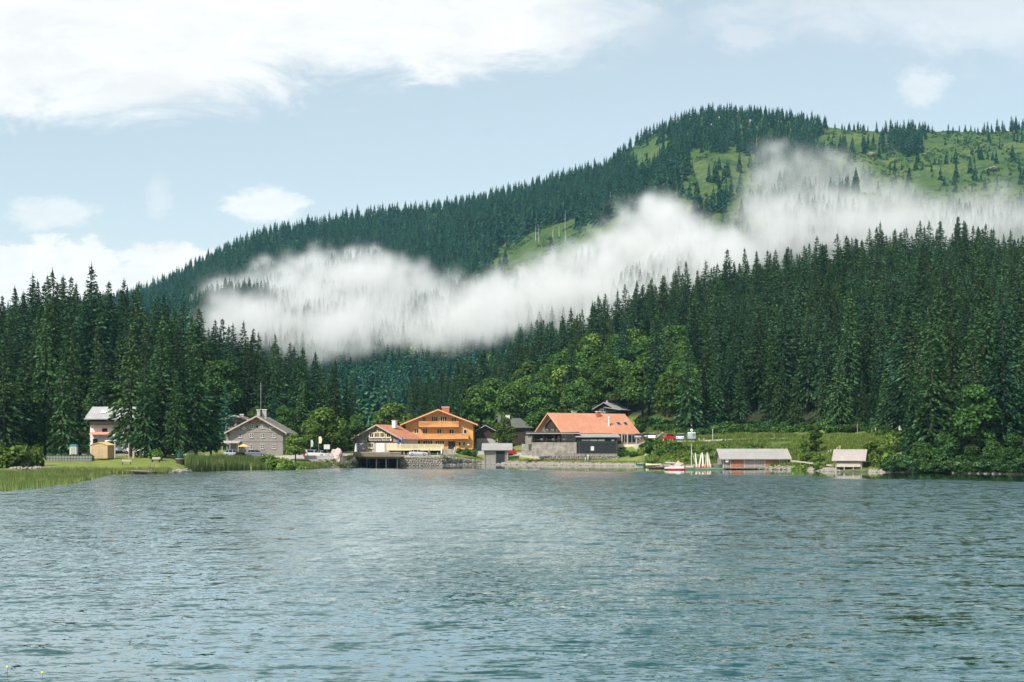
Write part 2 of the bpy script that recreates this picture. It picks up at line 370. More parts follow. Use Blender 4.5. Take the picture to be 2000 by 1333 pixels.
def quads(c, u, w):
    """c,u,w (n,3): centre, half length and half width vectors -> quads (leaf sprays)"""
    n = len(c); v = np.concatenate([c-u-w*.35, c-u*.1+w, c+u, c-u*.1-w], 1).reshape(-1, 3)
    v = np.stack([c-u, c-u*.05+w, c+u, c-u*.05-w], 1).reshape(-1, 3)
    f = np.arange(n*4).reshape(-1, 4)
    return v, f
def unit(a): return a/np.maximum(np.linalg.norm(a, axis=-1, keepdims=True), 1e-6)
def spruce_mesh(name, seed, H=26., R=3.2, low=.1, lev=.48, per=7.0, sz=.66, droop=.55, gap=.12, shape=.84):
    rs = np.random.RandomState(seed); C = []; U = []; Wd = []; sz0 = sz
    z = low*H
    sway = rs.randn(2)*.15
    while z < H-.2:
        t = (z-low*H)/(H-low*H); r0 = R*(max(1-t, 0)**shape)*(1+.13*math.sin(z*1.7+seed)+.10*math.sin(z*.63+seed*2))+.05
        if t < .12: r0 *= .6+.4*t/.12
        n = max(3, int(per*(.55+.45*(1-t))+rs.rand()))
        a0 = rs.rand()*6.28
        for k in range(n):
            if rs.rand() < gap: continue
            a = a0+k*6.28/n+rs.randn()*.22; L = r0*(.72+.5*rs.rand())
            zz = z+rs.randn()*.12
            elev = .35*t*1.2+.05; m = max(2, int(L/(sz*.62)))
            s = (np.arange(m)+.6)/m; s = s[s > .18] if m > 3 else s
            d = np.array([math.cos(a), math.sin(a)])
            rr = L*s; hh = zz+rr*(elev)-droop*(1-t*.75)*rr*s*1.0+ (s**3)*.25*L*.5
            c = np.stack([d[0]*rr+sway[0]*t, d[1]*rr+sway[1]*t, hh], 1)
            for rep in range(2):
                q = c+rs.randn(*c.shape)*np.array([.16, .16, .10])*sz
                side = rs.uniform(-1, 1, (len(q), 1))
                u = unit(np.stack([np.full(len(q), d[0]), np.full(len(q), d[1]), np.full(len(q), elev-droop*.8)], 1)+side*np.array([-d[1], d[0], 0])*.8+np.array([0, 0, -1])*rs.uniform(0, .75, (len(q), 1)))
                ww = unit(np.cross(u, rs.randn(len(q), 3)))
                C.append(q); U.append(u*sz*rs.uniform(.55, .95, (len(q), 1))); Wd.append(ww*sz*rs.uniform(.26, .42, (len(q), 1)))
        sz = sz0*(.50+.50*(1-t))
        z += lev*(.75+.5*rs.rand())*(.75+.35*(1-t))
    C.append(np.array([[sway[0], sway[1], H-.1]])); U.append(np.array([[0, 0, 1.0]])); Wd.append(np.array([[.10, 0, 0]]))
    v, f = quads(np.concatenate(C), np.concatenate(U), np.concatenate(Wd))
    return mesh_np(name, v, f)
def tube(pts, rad, n=7):
    pts = np.asarray(pts, float); V = []; Fc = []
    for i, p in enumerate(pts):
        d = pts[min(i+1, len(pts)-1)]-pts[max(i-1, 0)]; d = d/np.linalg.norm(d)
        a = np.cross(d, [0, 0, 1]) if abs(d[2]) < .9 else np.cross(d, [1, 0, 0]); a /= np.linalg.norm(a); b = np.cross(d, a)
        for k in range(n):
            th = k*2*math.pi/n; V.append(p+rad[i]*(a*math.cos(th)+b*math.sin(th)))
    for i in range(len(pts)-1):
        for k in range(n): Fc.append((i*n+k, i*n+(k+1) % n, (i+1)*n+(k+1) % n, (i+1)*n+k))
    return np.array(V), np.array(Fc)
def cat(parts):
    V = []; Fc = []; o = 0
    for v, f in parts: V.append(v); Fc.append(np.asarray(f)+o); o += len(v)
    return np.concatenate(V), np.concatenate(Fc)
def trunk_mesh(name, H, r, seed=0, stubs=0):
    rs = np.random.RandomState(seed)
    z = np.linspace(-.6, H, 8); p = np.stack([rs.randn(8)*.05*z/H*4, rs.randn(8)*.05*z/H*4, z], 1)
    parts = [tube(p, r*(1-.93*np.clip(z/H, 0, 1))+.02)]
    for _ in range(stubs):
        zz = rs.uniform(.25, .9)*H; a = rs.rand()*6.28; L = rs.uniform(.6, 1.6)
        parts.append(tube([(0, 0, zz), (math.cos(a)*L, math.sin(a)*L, zz-.1*L)], [.06, .02], 4))
    return mesh_np(name, *cat(parts), True)
def broad_mesh(name, seed, H=15., R=5., n=6200, sz=.33, lobes=18, low=.18):
    rs = np.random.RandomState(seed); L = []
    cz = H*(low+(1-low)*.5)
    for k in range(lobes):
        a = rs.rand()*6.28; h = rs.rand(); rr = R*(.62*math.sin(math.pi*min(.93, .18+h*.72)))*(.75+.4*rs.rand())
        L.append((math.cos(a)*rr, math.sin(a)*rr, H*(low+.12)+h*H*(1-low-.28), R*rs.uniform(.30, .50)))
    L.append((0, 0, cz, R*.62)); L.append((rs.randn()*.4, rs.randn()*.4, H*.84, R*.40))
    L = np.array(L); w = L[:, 3]**2; idx = rs.choice(len(L), n, p=w/w.sum())
    d = unit(rs.randn(n, 3)); d[:, 2] = np.where(d[:, 2] < -.35, -d[:, 2], d[:, 2])
    rad = L[idx, 3:4]*(.80+.26*rs.rand(n, 1)**.7)*np.array([1, 1, .85])
    c = L[idx, :3]+d*rad
    # drop what is deep inside other lobes
    deep = np.zeros(n, bool)
    for q in L: deep |= np.linalg.norm((c-q[:3])/np.array([1, 1, .85]), axis=1) < q[3]*.68
    keep = ~deep | (rs.rand(n) < .15); c = c[keep]; d = d[keep]; m = len(c)
    nrm = unit(d*.8+rs.randn(m, 3)*.55+np.array([0, 0, .5])); u = unit(np.cross(nrm, rs.randn(m, 3))); ww = np.cross(nrm, u)
    s = sz*rs.uniform(.6, 1.25, (m, 1))
    v, f = quads(c, u*s, ww*s*.75)
    return mesh_np(name, v, f)
def limb_mesh(name, seed, H, R, r=.28, low=.18):
    rs = np.random.RandomState(seed); parts = [tube([(0, 0, -.6), (0, 0, H*.25), (rs.randn()*.2, rs.randn()*.2, H*.55), (rs.randn()*.3, rs.randn()*.3, H*.8)], [r*1.15, r, r*.6, r*.2])]
    for k in range(9):
        a = k*2.4+rs.rand(); z0 = H*rs.uniform(low+.02, .6); l = R*rs.uniform(.5, .8)
        parts.append(tube([(0, 0, z0), (math.cos(a)*l*.5, math.sin(a)*l*.5, z0+l*.4), (math.cos(a)*l, math.sin(a)*l, z0+l*.8)], [r*.4, r*.25, r*.08], 5))
    return mesh_np(name, *cat(parts), True)
# kinds: (crown mesh, trunk mesh, crown mat, trunk mat, height)
KIND = {}
def add_kind(k, crown, trunk, cm, tm, H):
    crown.materials.append(cm); trunk.materials.append(tm); KIND[k] = (crown, trunk, H)
for i in range(6):
    add_kind(f's{i}', spruce_mesh('spruce_crown', 10+i, 26, [4.6, 4.9, 3.9, 5.3, 4.5, 4.1][i], [.16, .1, .3, .08, .22, .4][i], gap=[.1, .14, .2, .1, .16, .22][i], droop=[.5, .6, .45, .65, .55, .5][i]),
             trunk_mesh('spruce_trunk', 26, .30, i, 6), M_SPR, M_BARK, 26)
for i in range(4):   # edge trees, boughs down to the ground, lighter
    add_kind(f'e{i}', spruce_mesh('spruce_crown', 30+i, 22, [4.0, 3.6, 4.4, 3.4][i], [.15, .06, .13, .04][i], per=7.5, sz=.66, gap=.08, droop=[.6, .7, .65, .55][i], shape=.88),
             trunk_mesh('spruce_trunk', 22, .30, 5+i), M_SPRF, M_BARK, 22)
for i in range(2):
    add_kind(f'b{i}', spruce_mesh('fir_crown', 60+i, 14, 2.8, .04, per=7, sz=.5, gap=.1, droop=.35, shape=.8), trunk_mesh('fir_trunk', 14, .2, i), M_BLUE, M_BARK, 14)
for i in range(4):
    add_kind(f'l{i}', broad_mesh('beech_crown', 80+i, 15, [5, 4.4, 5.6, 4.8][i]), limb_mesh('beech_trunk', i, 15, 4.6), M_LEAF, M_BARK, 15)
for i in range(2):
    add_kind(f'm{i}', broad_mesh('maple_crown', 90+i, 12, [4.6, 4.2][i], 3600, .36, 18, .1), limb_mesh('maple_trunk', 9+i, 12, 4, .22), M_LEAFY, M_BARK, 12)
for i in range(2):
    add_kind(f'y{i}', broad_mesh('sapling_crown', 95+i, 6, 1.3, 420, .2, 9, .35), limb_mesh('sapling_trunk', 19+i, 6, 1.2, .11, .3), M_LEAF, M_BARKL, 6)
add_kind('t0', broad_mesh('tree_crown', 98, 8, 1.6, 1500, .24, 14, .05), limb_mesh('tree_trunk', 29, 8, 1.4, .09), M_LEAFY, M_BARK, 8)
# hanging-bough trees over the shore
for i in range(3):
    add_kind(f'w{i}', broad_mesh('alder_crown', 120+i, 11, [4.2, 3.6, 4.8][i], 4200, .36, 18, -.02), limb_mesh('alder_trunk', 39+i, 11, 3.6, .2, .05), M_ALDER, M_BARK, 11)
def plant(kind, name, px, Y, H=None, label='', cat='', group=None, wide=1., rz=None, zoff=-.1, z=None):
    cr, tr, h0 = KIND[kind]; s = (H or h0)/h0
    zz = gz(px, Y) if z is None else z
    e = empty(name, (wx(px, Y), Y, zz+zoff), rnd.random()*6.28 if rz is None else rz)
    e.scale = (s*wide, s*wide, s)
    link('trunk', tr, None, e); link('crown', cr, None, e)
    return tag(e, label, cat, group)
rnd = random.Random(3); rs = np.random.RandomState(8)

# --- bushes: one mesh per variant, single things
def bush_mesh(name, seed, n=900, sz=.22):
    r = np.random.RandomState(seed); L = []
    for k in range(11): L.append((r.uniform(-.7, .7), r.uniform(-.7, .7), r.uniform(.12, .62), r.uniform(.28, .42)))
    L = np.array(L); idx = r.choice(len(L), n); d = unit(r.randn(n, 3)); c = L[idx, :3]+d*L[idx, 3:4]*(.85+.25*r.rand(n, 1))
    c = c[c[:, 2] > -.02]; m = len(c); nr = unit(c*np.array([1, 1, 1.])+r.randn(m, 3)*.6+np.array([0, 0, .4])); u = unit(np.cross(nr, r.randn(m, 3))); w = np.cross(nr, u)
    s = sz*.5*r.uniform(.6, 1.3, (m, 1)); v, f = quads(c, u*s, w*s*.8)
    return mesh_np(name, v, f)
BUSH = [bush_mesh('bush', 200+i, 1500, .2) for i in range(4)]
BUSHM = {}
def bush(px, Y, w, h, label, mat=None, name='bush', group=None, depth=None, z=None):
    mat = mat or M_BUSH; i = rnd.randrange(4); key = (i, mat.name)
    if key not in BUSHM:
        me = BUSH[i].copy(); me.materials.clear(); me.materials.append(mat); BUSHM[key] = me
    o = bpy.data.objects.new(name, BUSHM[key]); COL.objects.link(o)
    o.location = (wx(px, Y), Y, (gz(px, Y) if z is None else z)-.05); o.scale = (w/2.1, (depth or w)/2.1, h/.98); o.rotation_euler = (0, 0, rnd.choice([0, 3.14159]))
    return tag(o, label, 'bush', group)
# ------------------------------------------------------------------ forests
def merged(kind, nm):
    cr, tr, h = KIND[kind]
    v1 = np.zeros(len(cr.vertices)*3); cr.vertices.foreach_get('co', v1); v2_ = np.zeros(len(tr.vertices)*3); tr.vertices.foreach_get('co', v2_)
    f1 = np.zeros(len(cr.loops), int); cr.loops.foreach_get('vertex_index', f1); f2_ = np.zeros(len(tr.loops), int); tr.loops.foreach_get('vertex_index', f2_)
    me = mesh_np(nm, np.concatenate([v1.reshape(-1, 3), v2_.reshape(-1, 3)]), np.concatenate([f1.reshape(-1, 4), f2_.reshape(-1, 4)+len(v1)//3]))
    me.materials.append(cr.materials[0]); me.materials.append(tr.materials[0])
    mi = np.zeros(len(me.polygons), np.int32); mi[len(f1)//4:] = 1; me.polygons.foreach_set('material_index', mi)
    return me
def scatter(name, pos, scl, rot, var, meshes):
    """ONE object that instances meshes[var] on its points (stuff)"""
    pc = bpy.data.collections.new(name+'_prototypes')
    for i, me in enumerate(meshes):
        o = bpy.data.objects.new(f'prototype_{i:02d}', me); pc.objects.link(o)
    me = bpy.data.meshes.new(name); me.vertices.add(len(pos)); me.vertices.foreach_set('co', np.asarray(pos, np.float32).ravel())
    for nm, ty, a in (('scl', 'FLOAT_VECTOR', scl), ('rot', 'FLOAT', rot), ('var', 'INT', var)):
        at = me.attributes.new(nm, ty, 'POINT')
        if ty == 'FLOAT_VECTOR': at.data.foreach_set('vector', np.asarray(a, np.float32).ravel())
        else: at.data.foreach_set('value', np.asarray(a, np.int32 if ty == 'INT' else np.float32))
    o = bpy.data.objects.new(name, me); COL.objects.link(o)
    t = bpy.data.node_groups.new(name, 'GeometryNodeTree'); t.interface.new_socket('Geometry', in_out='INPUT', socket_type='NodeSocketGeometry'); t.interface.new_socket('Geometry', in_out='OUTPUT', socket_type='NodeSocketGeometry')
    g = NG(t); gi = g.n('NodeGroupInput'); go = g.n('NodeGroupOutput')
    ci = g.n('GeometryNodeCollectionInfo', {'Separate Children': True, 'Reset Children': True}); ci.inputs['Collection'].default_value = pc
    def na(nm, ty):
        nd = g.n('GeometryNodeInputNamedAttribute', data_type=ty); nd.inputs[0].default_value = nm; return nd.outputs['Attribute']
    ro = g.n('ShaderNodeCombineXYZ', {2: na('rot', 'FLOAT')})
    inst = g.n('GeometryNodeInstanceOnPoints', {'Points': gi.outputs[0], 'Instance': ci.outputs[0], 'Pick Instance': True, 'Instance Index': na('var', 'INT'), 'Rotation': ro, 'Scale': na('scl', 'FLOAT_VECTOR')})
    g.nt.links.new(inst.outputs[0], go.inputs[0])
    md = o.modifiers.new('scatter', 'NODES'); md.node_group = t
    return tag(o, kind='stuff')

cands = []   # (px, Y, z, H, R, kind, broad)
def front_D(px): return np.interp(px, [-200, 0, 180, 400, 560, 660, 700, 760, 820, 880, 940, 1000, 1100, 1200, 1260, 1330, 1480, 1700, 1745, 1790, 1820, 2400],
                                  [74, 74, 84, 78, 62, 50, 70, 78, 62, 44, 44, 44, 48, 50, 54, 56, 64, 68, 40, 12, 5, 5])
def back_D(px): return np.interp(px, [-200, 0, 180, 400, 560, 650, 700, 760, 850, 1000, 1160, 1260, 1480, 1700, 2400], [210, 210, 200, 190, 170, 140, 90, 110, 170, 200, 230, 280, 330, 350, 370])
def front_cut(X, Y): return True
sp = 7.8
gx, gy = np.meshgrid(np.arange(-210, 300, sp), np.arange(225, 620, sp)); gx = gx.ravel()+rs.uniform(-.42, .42, gx.size)*sp; gy = gy.ravel()+rs.uniform(-.42, .42, gy.size)*sp
gp = gx/gy*F+1000; gd = gy-shore(gp)
ok = (gp > -180) & (gp < 2330) & (gd > front_D(gp)) & (gd < back_D(gp))
ok &= ~((gp > 690) & (gp < 800) & (rs.rand(gp.size) < .6))
ok &= ~((gp > 1130) & (gp < 1230) & (gd > 46) & (gd < 68))     # the dark roofed house on the slope stands here
ok &= ~((gp > 960) & (gp < 1060) & (gd < 52))
zz = near_h(gp, gy)
for px, Y, z, d, k in zip(gp, gy, zz, gd, ok):
    if not k: continue
    fd = d-front_D(px)
    if px < 700:
        pb = (.30 if fd < 12 else .06) if px < 520 else .0
        H = np.interp(px, [0, 200, 420, 560, 680], [25, 27, 24, 22, 19])*rs.uniform(.72, 1.14)
    elif px < 1420:
        pb = np.interp(px, [700, 800, 900, 940, 1000, 1240, 1300, 1400], [.6, .25, .12, .55, .8, .85, .6, .15])
        if fd > np.interp(px, [900, 1000, 1250, 1400], [8, 60, 95, 60]): pb *= .12
        H = np.interp(px, [700, 860, 1000, 1300], [14, 21, 23, 25])*rs.uniform(.72, 1.12)
    else:
        pb = .03 if px < 1740 else (.10 if d < 40 else .04)
        H = 26*rs.uniform(.72, 1.10)
        if fd < 7 and px < 1760: H *= .62
    if rs.rand() < pb:
        H = rs.uniform(11, 18); kd = f'l{rs.randint(4)}' if rs.rand() < .86 else f'm{rs.randint(2)}'; R = H*.33; b = 1
        if px > 1740: H = rs.uniform(9, 15)
    else:
        edge = fd < 10 or (px > 1740 and d < 30)
        kd = (f'e{rs.randint(4)}' if edge or rs.rand() < .22 else f's{rs.randint(6)}') if px > 640 or edge else f's{rs.randint(6)}'
        R = H*.16 if edge else H*.15; b = 0
    cands.append((px, Y, z, H, R, kd, b))
# individually placed trees of the left shore and the village: (px, Y, top row, kind, wide, name, label)
PLACED = [
 (8, 262, 660, 's3', 1.25, 'spruce_tree', 'dark spruce at the left picture edge with boughs to the ground'),
 (52, 270, 672, 'e0', 1.15, 'spruce_tree', 'broad light green spruce behind the round bush on the left lawn'),
 (88, 276, 606, 'e2', .85, 'spruce_tree', 'tall wide spruce behind the low hedge on the left'),
 (122, 268, 690, 'e1', 1.0, 'spruce_tree', 'full spruce just left of the white house'),
 (142, 276, 640, 'e3', .8, 'spruce_tree', 'spruce left of the white house above the wooden garden shed'),
 (256, 268, 640, 'e2', 1.0, 'spruce_tree', 'spruce right of the white house, leftmost of the lawn group'),
 (284, 262, 700, 'e1', 1.1, 'spruce_tree', 'shorter spruce with bare foot behind the round lawn bush'),
 (318, 266, 656, 'e3', 1.45, 'spruce_tree', 'tall pale topped spruce in the middle of the lawn group'),
 (343, 262, 728, 'e0', .9, 'spruce_tree', 'spruce standing over the dark planter on the lawn'),
 (383, 270, 680, 'e2', 1.15, 'spruce_tree', 'broad olive spruce left of the grey shingled house'),
 (412, 274, 742, 'e0', .95, 'spruce_tree', 'low spruce with drooping boughs beside the grey house'),
 (176, 330, 519, 's1', 1.0, 'spruce_tree', 'tallest spruce on the left skyline with a split top'),
 (104, 330, 528, 's3', 1.0, 'spruce_tree', 'tall pointed spruce left of the tallest one on the left skyline'),
 (218, 340, 572, 's4', 1.0, 'spruce_tree', 'spruce with a bare lower trunk above the white house'),
 (158, 330, 704, 'l0', 1.1, 'beech_tree', 'light green broadleaf tree between dark spruces left of the white house'),
 (0, 268, 742, 'm0', 1.0, 'maple_tree', 'bright green broadleaf tree cut off by the left edge'),
 (210, 318, 740, 'l1', 1.3, 'beech_tree', 'broadleaf tree behind the white house with bright leaves'),
 (442, 316, 752, 'b0', 1.0, 'fir_tree', 'bluish fir left behind the grey shingled house'),
 (537, 330, 760, 'b1', 1.0, 'fir_tree', 'bluish fir right behind the grey shingled house'),
 (556, 322, 790, 'l2', .8, 'beech_tree', 'dark green broadleaf tree at the right gable side of the grey house'),
 (505, 326, 790, 'm1', .9, 'maple_tree', 'small bright tree behind the ridge of the grey house'),
 (636, 312, 792, 'm0', 1.22, 'maple_tree', 'big rounded yellow green tree behind the car park'),
 (610, 306, 815, 'm1', .9, 'maple_tree', 'smaller bright tree left of the big rounded one by the car park'),
 (668, 318, 822, 'l3', .8, 'beech_tree', 'dark leafy tree behind the large boulder'),
 (577, 282, 843, 'm1', 1.15, 'maple_tree', 'olive leaved small tree in front of the grey house corner'),
 (694, 368, 806, 'l1', .9, 'beech_tree', 'broadleaf tree behind the left eave of the sign house'),
 (772, 372, 783, 'm0', 1.1, 'maple_tree', 'bright crowned tree rising between sign house and orange chalet'),
 (745, 392, 800, 'l2', 1.0, 'beech_tree', 'dark broadleaf tree above the sign house roof'),
 (655, 345, 705, 'e3', .95, 'spruce_tree', 'last spruce at the right end of the left forest'),
 (615, 346, 688, 's1', .95, 'spruce_tree', 'pointed spruce rising over the fog edge behind the car park'),
 (937, 388, 748, 'l0', 1.0, 'beech_tree', 'tall light green tree right of the orange chalet'),
 (985, 363, 812, 'm1', .95, 'maple_tree', 'small leafy tree in front of the green roofed house'),
 (1030, 430, 700, 'l1', 1.0, 'beech_tree', 'large rounded beech high above the green roofed house'),
 (1090, 436, 688, 'l2', 1.0, 'beech_tree', 'large rounded beech left above the restaurant roof'),
 (1135, 384, 738, 'l3', .85, 'beech_tree', 'beech standing directly above the restaurant chimney'),
 (1190, 428, 686, 'l0', 1.0, 'beech_tree', 'rounded beech above the dark roofed house on the slope'),
 (1247, 430, 665, 'l1', 1.0, 'beech_tree', 'bright beech on the hill above the right end of the restaurant'),
 (912, 440, 706, 's2', 1.0, 'spruce_tree', 'slim dark spruce behind the chimney of the orange chalet'),
 (1818, 236, 612, 'e3', 1.0, 'spruce_tree', 'tall spruce on the bank right of the small boathouse'),
 (1900, 232, 650, 's1', 1.05, 'spruce_tree', 'tall spruce hanging over the water near the right edge'),
 (1958, 230, 590, 's3', 1.0, 'spruce_tree', 'dark spruce at the far right shore'),
 (1912, 228, 742, 'l1', 1.0, 'beech_tree', 'rounded light tree at the water below the right spruces'),
 (1782, 238, 700, 'e1', 1.0, 'spruce_tree', 'spruce left of the tall bank spruce right of the small boathouse'),
 (1592, 268, 819, 't0', 1.0, 'young_tree', 'young bright tree between the long and the small boathouse'),
 (1570, 266, 842, 't0', .9, 'young_tree', 'lower young tree close to the long boathouse gable'),
 (1675, 291, 812, 'y0', 1.0, 'sapling', 'thin sapling on the road edge above the small boathouse'),
 (1703, 291, 812, 'y1', .9, 'sapling', 'leaning thin sapling, middle of three by the upper road'),
 (1742, 289, 786, 'y0', 1.0, 'sapling', 'tallest thin sapling next to the white sign by the upper road'),
 (1512, 312, 835, 'y1', .9, 'sapling', 'small sapling on the far side of the upper road'),
 (1290, 313, 848, 'y0', 1.0, 'sapling', 'small sapling in the bank below the red car'),
 (1765, 238, 858, 'w1', .9, 'alder_tree', 'alder overhanging the water right of the small boathouse'),
 (1800, 233, 858, 'w0', 1.0, 'alder_tree', 'alder with low boughs under the tall bank spruce'),
 (1850, 231, 845, 'w2', 1.0, 'alder_tree', 'broad alder dipping its leaves to the water, middle of the right shore'),
 (1898, 227, 862, 'w1', 1.0, 'alder_tree', 'low alder at the water below the rounded light tree'),
 (1942, 224, 856, 'w0', 1.0, 'alder_tree', 'alder by the pale shore stones near the right edge'),
 (1985, 219, 846, 'w2', 1.0, 'alder_tree', 'alder cut off by the right picture edge'),
]
for px, Y, ty, kd, wd, nm, lb in PLACED:
    z = gz(px, Y); H = wz(ty, Y)-z
    cands.append((px, Y, z, H, KIND[kd][2]*.15*wd, kd, ('P', wd, nm, lb)))
# how much of each tree the photograph's viewpoint would show (coarse cover buffer), to find the 300 that show largest
cov = np.zeros((340, 520), bool)
order = sorted(range(len(cands)), key=lambda i: cands[i][1]); vis = np.zeros(len(cands)); topv = np.zeros(len(cands))
for i in order:
    px, Y, z, H, R, kd, b = cands[i]
    y1 = (HZ-F*(z-CH)/Y)/4; y0 = (HZ-F*(z+H-CH)/Y)/4; rw = R*F/Y/4; cx = px/4+10
    for r in range(int(max(0, y0)), int(min(339, y1))+1):
        t = max(0, (r-y0)/max(y1-y0, 1)); hw = rw*(min(1, t*1.15)**.85 if kd[0] in 'se' else math.sin(math.pi*min(max(t*.9+.08, 0), 1)))
        a, c = int(max(0, cx-hw)), int(min(519, cx+hw))
        if c < a: continue
        row = cov[r, a:c+1]; vis[i] += (~row).sum(); row[:] = True
LM = [(-900, 60, 'at the left picture edge'), (60, 170, 'left of the white house'), (170, 260, 'above the white house'), (260, 430, 'left of the grey shingled house'),
      (430, 580, 'above the grey shingled house'), (580, 700, 'above the car park'), (700, 800, 'above the sign house'), (800, 930, 'above the orange chalet'),
      (930, 1045, 'above the green roofed house'), (1045, 1150, 'above the restaurant roof'), (1150, 1260, 'above the dark slope house'),
      (1260, 1320, 'above the red car'), (1320, 1400, 'above the parked van'), (1400, 1475, 'above the long boathouse left'), (1475, 1550, 'above the long boathouse right'),
      (1550, 1625, 'above the gap between boathouses'), (1625, 1710, 'above the small boathouse'), (1710, 1790, 'right of the small boathouse'), (1790, 1900, 'over the overhanging right shore'), (1900, 9000, 'at the right picture edge')]
SKY = lambda px: np.interp(px, [0, 175, 300, 420, 540, 640, 700, 900, 1000, 1160, 1270, 1450, 1750, 2000], [550, 530, 590, 625, 655, 700, 760, 720, 680, 590, 560, 505, 458, 462])
chosen = []; rest = []; count = {'spruce': 0, 'broad': 0}
placed_first = sorted(range(len(cands)), key=lambda i: (-(1e9 if isinstance(cands[i][6], tuple) else 0)-vis[i]))
for i in placed_first:
    px, Y, z, H, R, kd, b = cands[i]
    if isinstance(b, tuple):
        plant(kd, b[2], px, Y, H, b[3], b[2].replace('_', ' ') if b[2] != 'sapling' else 'young tree', wide=b[1]*1.0)
        if kd[0] in 'se': count['spruce'] += 1
        continue
    key = 'broad' if b else 'spruce'
    if vis[i] < 10 or count[key] >= (290 if key == 'spruce' else 150): rest.append(i); continue
    count[key] += 1
    top = HZ-F*(z+H-CH)/Y; lm = next(t for a, c, t in LM if a <= px < c)
    sk = SKY(px); base = 870
    band = ('on the skyline', 'high up', 'mid slope', 'at the foot')[0 if top < sk+22 else 1 if top < sk+.3*(base-sk) else 2 if top < sk+.6*(base-sk) else 3]
    side = 'left forest' if px < 700 else 'right hill' if px > 900 else 'valley'
    if b: nm, ct, k2 = ('maple_tree', 'maple tree', 'yellowish broadleaf tree') if kd[0] == 'm' else ('beech_tree', 'beech tree', 'green broadleaf tree')
    else: nm, ct, k2 = 'spruce_tree', 'spruce tree', ('full boughed spruce' if kd[0] == 'e' else 'dark spruce')
    chosen.append((f'{k2} {band}, {side}, {lm}', kd, nm, px, Y, H, ct))
ORD = ['leftmost', 'second from left', 'third from left', 'fourth from left', 'fifth from left', 'sixth from left', 'seventh from left', 'eighth from left', 'ninth from left', 'tenth from left', 'eleventh from left', 'twelfth from left']
byl = {}
for t_ in chosen: byl.setdefault(t_[0], []).append(t_)
for lab, ts in byl.items():
    ts.sort(key=lambda t: t[3]); n_ = len(ts)
    for i_, (_, kd, nm, px, Y, H, ct) in enumerate(ts):
        if n_ == 1: lb = lab
        elif i_ == n_-1: lb = 'rightmost '+lab
        elif i_ < 12: lb = ORD[i_]+' '+lab
        else: lb = ['second', 'third', 'fourth', 'fifth', 'sixth', 'seventh', 'eighth', 'ninth'][min(n_-2-i_, 7)]+' from right '+lab
        plant(kd, nm, px, Y, H, lb, ct, group=lab.replace('spruce', 'spruces', 1).replace('broadleaf tree', 'broadleaf trees') if n_ > 1 else None)
kinds = sorted({cands[i][5] for i in rest}); km = {k: n for n, k in enumerate(kinds)}
R_ = [cands[i] for i in rest]
hh = np.array([KIND[c[5]][2] for c in R_])
s_ = np.array([c[3] for c in R_])/hh
scatter('background_forest', [(wx(c[0], c[1]), c[1], c[2]-.1) for c in R_], np.stack([s_, s_, s_], 1), rs.rand(len(R_))*6.28, [km[c[5]] for c in R_], [merged(k, 'forest_tree') for k in kinds])
print('near trees', len(cands), 'individual', count, 'rest', len(rest))

# --- far mountain forest
def far_spruce(seed, H=20., R=2.6):
    r = np.random.RandomState(seed); C = []; U = []; Wd = []
    for lv in range(14):
        t = (lv+.3)/14.2; z = 1.2+(H-1.5)*t; rr = R*(1-t)**.75*(.8+.35*r.rand())+.1
        for k in range(5):
            if r.rand() < .08: continue
            a = k*1.257+r.rand()*1.2+lv; d = np.array([math.cos(a), math.sin(a), -.55]); q = np.array([d[0]*rr*.5, d[1]*rr*.5, z-.15*rr])
            C.append(q); U.append(d*rr*.62); w = np.cross(d, [0, 0, 1]); w = w/np.linalg.norm(w)
            Wd.append((w+np.array([0, 0, r.uniform(-.6, .3)]))*rr*.42)
            C.append(q*np.array([1.2, 1.2, 1])+np.array([0, 0, -.35])); U.append(np.array([d[0]*.3, d[1]*.3, -.8])*.9); Wd.append(w*rr*.4)
    C.append(np.array([0, 0, H-.7])); U.append(np.array([0, 0, .6])); Wd.append(np.array([.3, 0, 0]))
    v, f = quads(np.array(C), np.array(U), np.array(Wd)); me = mesh_np('far_spruce', v, f); me.materials.append(M_FAR); return me
fars = [far_spruce(300+i, 20, [3.9, 4.6, 3.5, 5.0][i]) for i in range(4)]
farb = []
for i in range(3):
    me = broad_mesh('far_broadleaf', 330+i, 12, 4.2, 520, .75, 9, .05); me.materials.append(M_FARB); farb.append(me)
MEADOW = [[(958, 478), (1010, 458), (1100, 446), (1185, 440), (1185, 500), (1120, 560), (940, 565)],
          [(1222, 340), (1245, 275), (1290, 255), (1305, 290), (1285, 335), (1250, 352)],
          [(1335, 305), (1385, 288), (1405, 312), (1452, 300), (1455, 335), (1400, 352), (1350, 340)],
          [(1600, 255), (1700, 252), (1765, 262), (1760, 284), (1690, 298), (1600, 290)],
          [(1815, 272), (1900, 262), (2400, 262), (2400, 440), (1690, 430), (1650, 395), (1705, 350), (1720, 325), (1795, 315)],
          [(1380, 430), (1490, 425), (1490, 480), (1380, 478)], [(1195, 420), (1225, 425), (1215, 470), (1180, 470)], [(1430, 345), (1480, 340), (1475, 380), (1440, 385)]]
n = 30000
fy = rs.uniform(YM+4, 2100, n); fx = rs.uniform(-330, 960, n)
g1x, g1y = np.meshgrid(np.arange(-900, 860, 8.0), np.arange(YM-160, 2090, 9.6)); fx = g1x.ravel()+rs.uniform(-3, 3, g1x.size); fy = g1y.ravel()+rs.uniform(-3.6, 3.6, g1x.size)
fp = fx/fy*F+1000
def hz_all(p, y): return np.where(y < YM, near_h(p, y), hill_h(p, y))
fz = hz_all(fp, fy); fpy = HZ-F*(fz-CH)/fy
yr = ridge_Y(fp)
keep = (fp > -120) & (fp < 2140) & (fy < yr+26)
keep &= ~((fy < YM) & ((fp < 620) | (fp > 1080)))
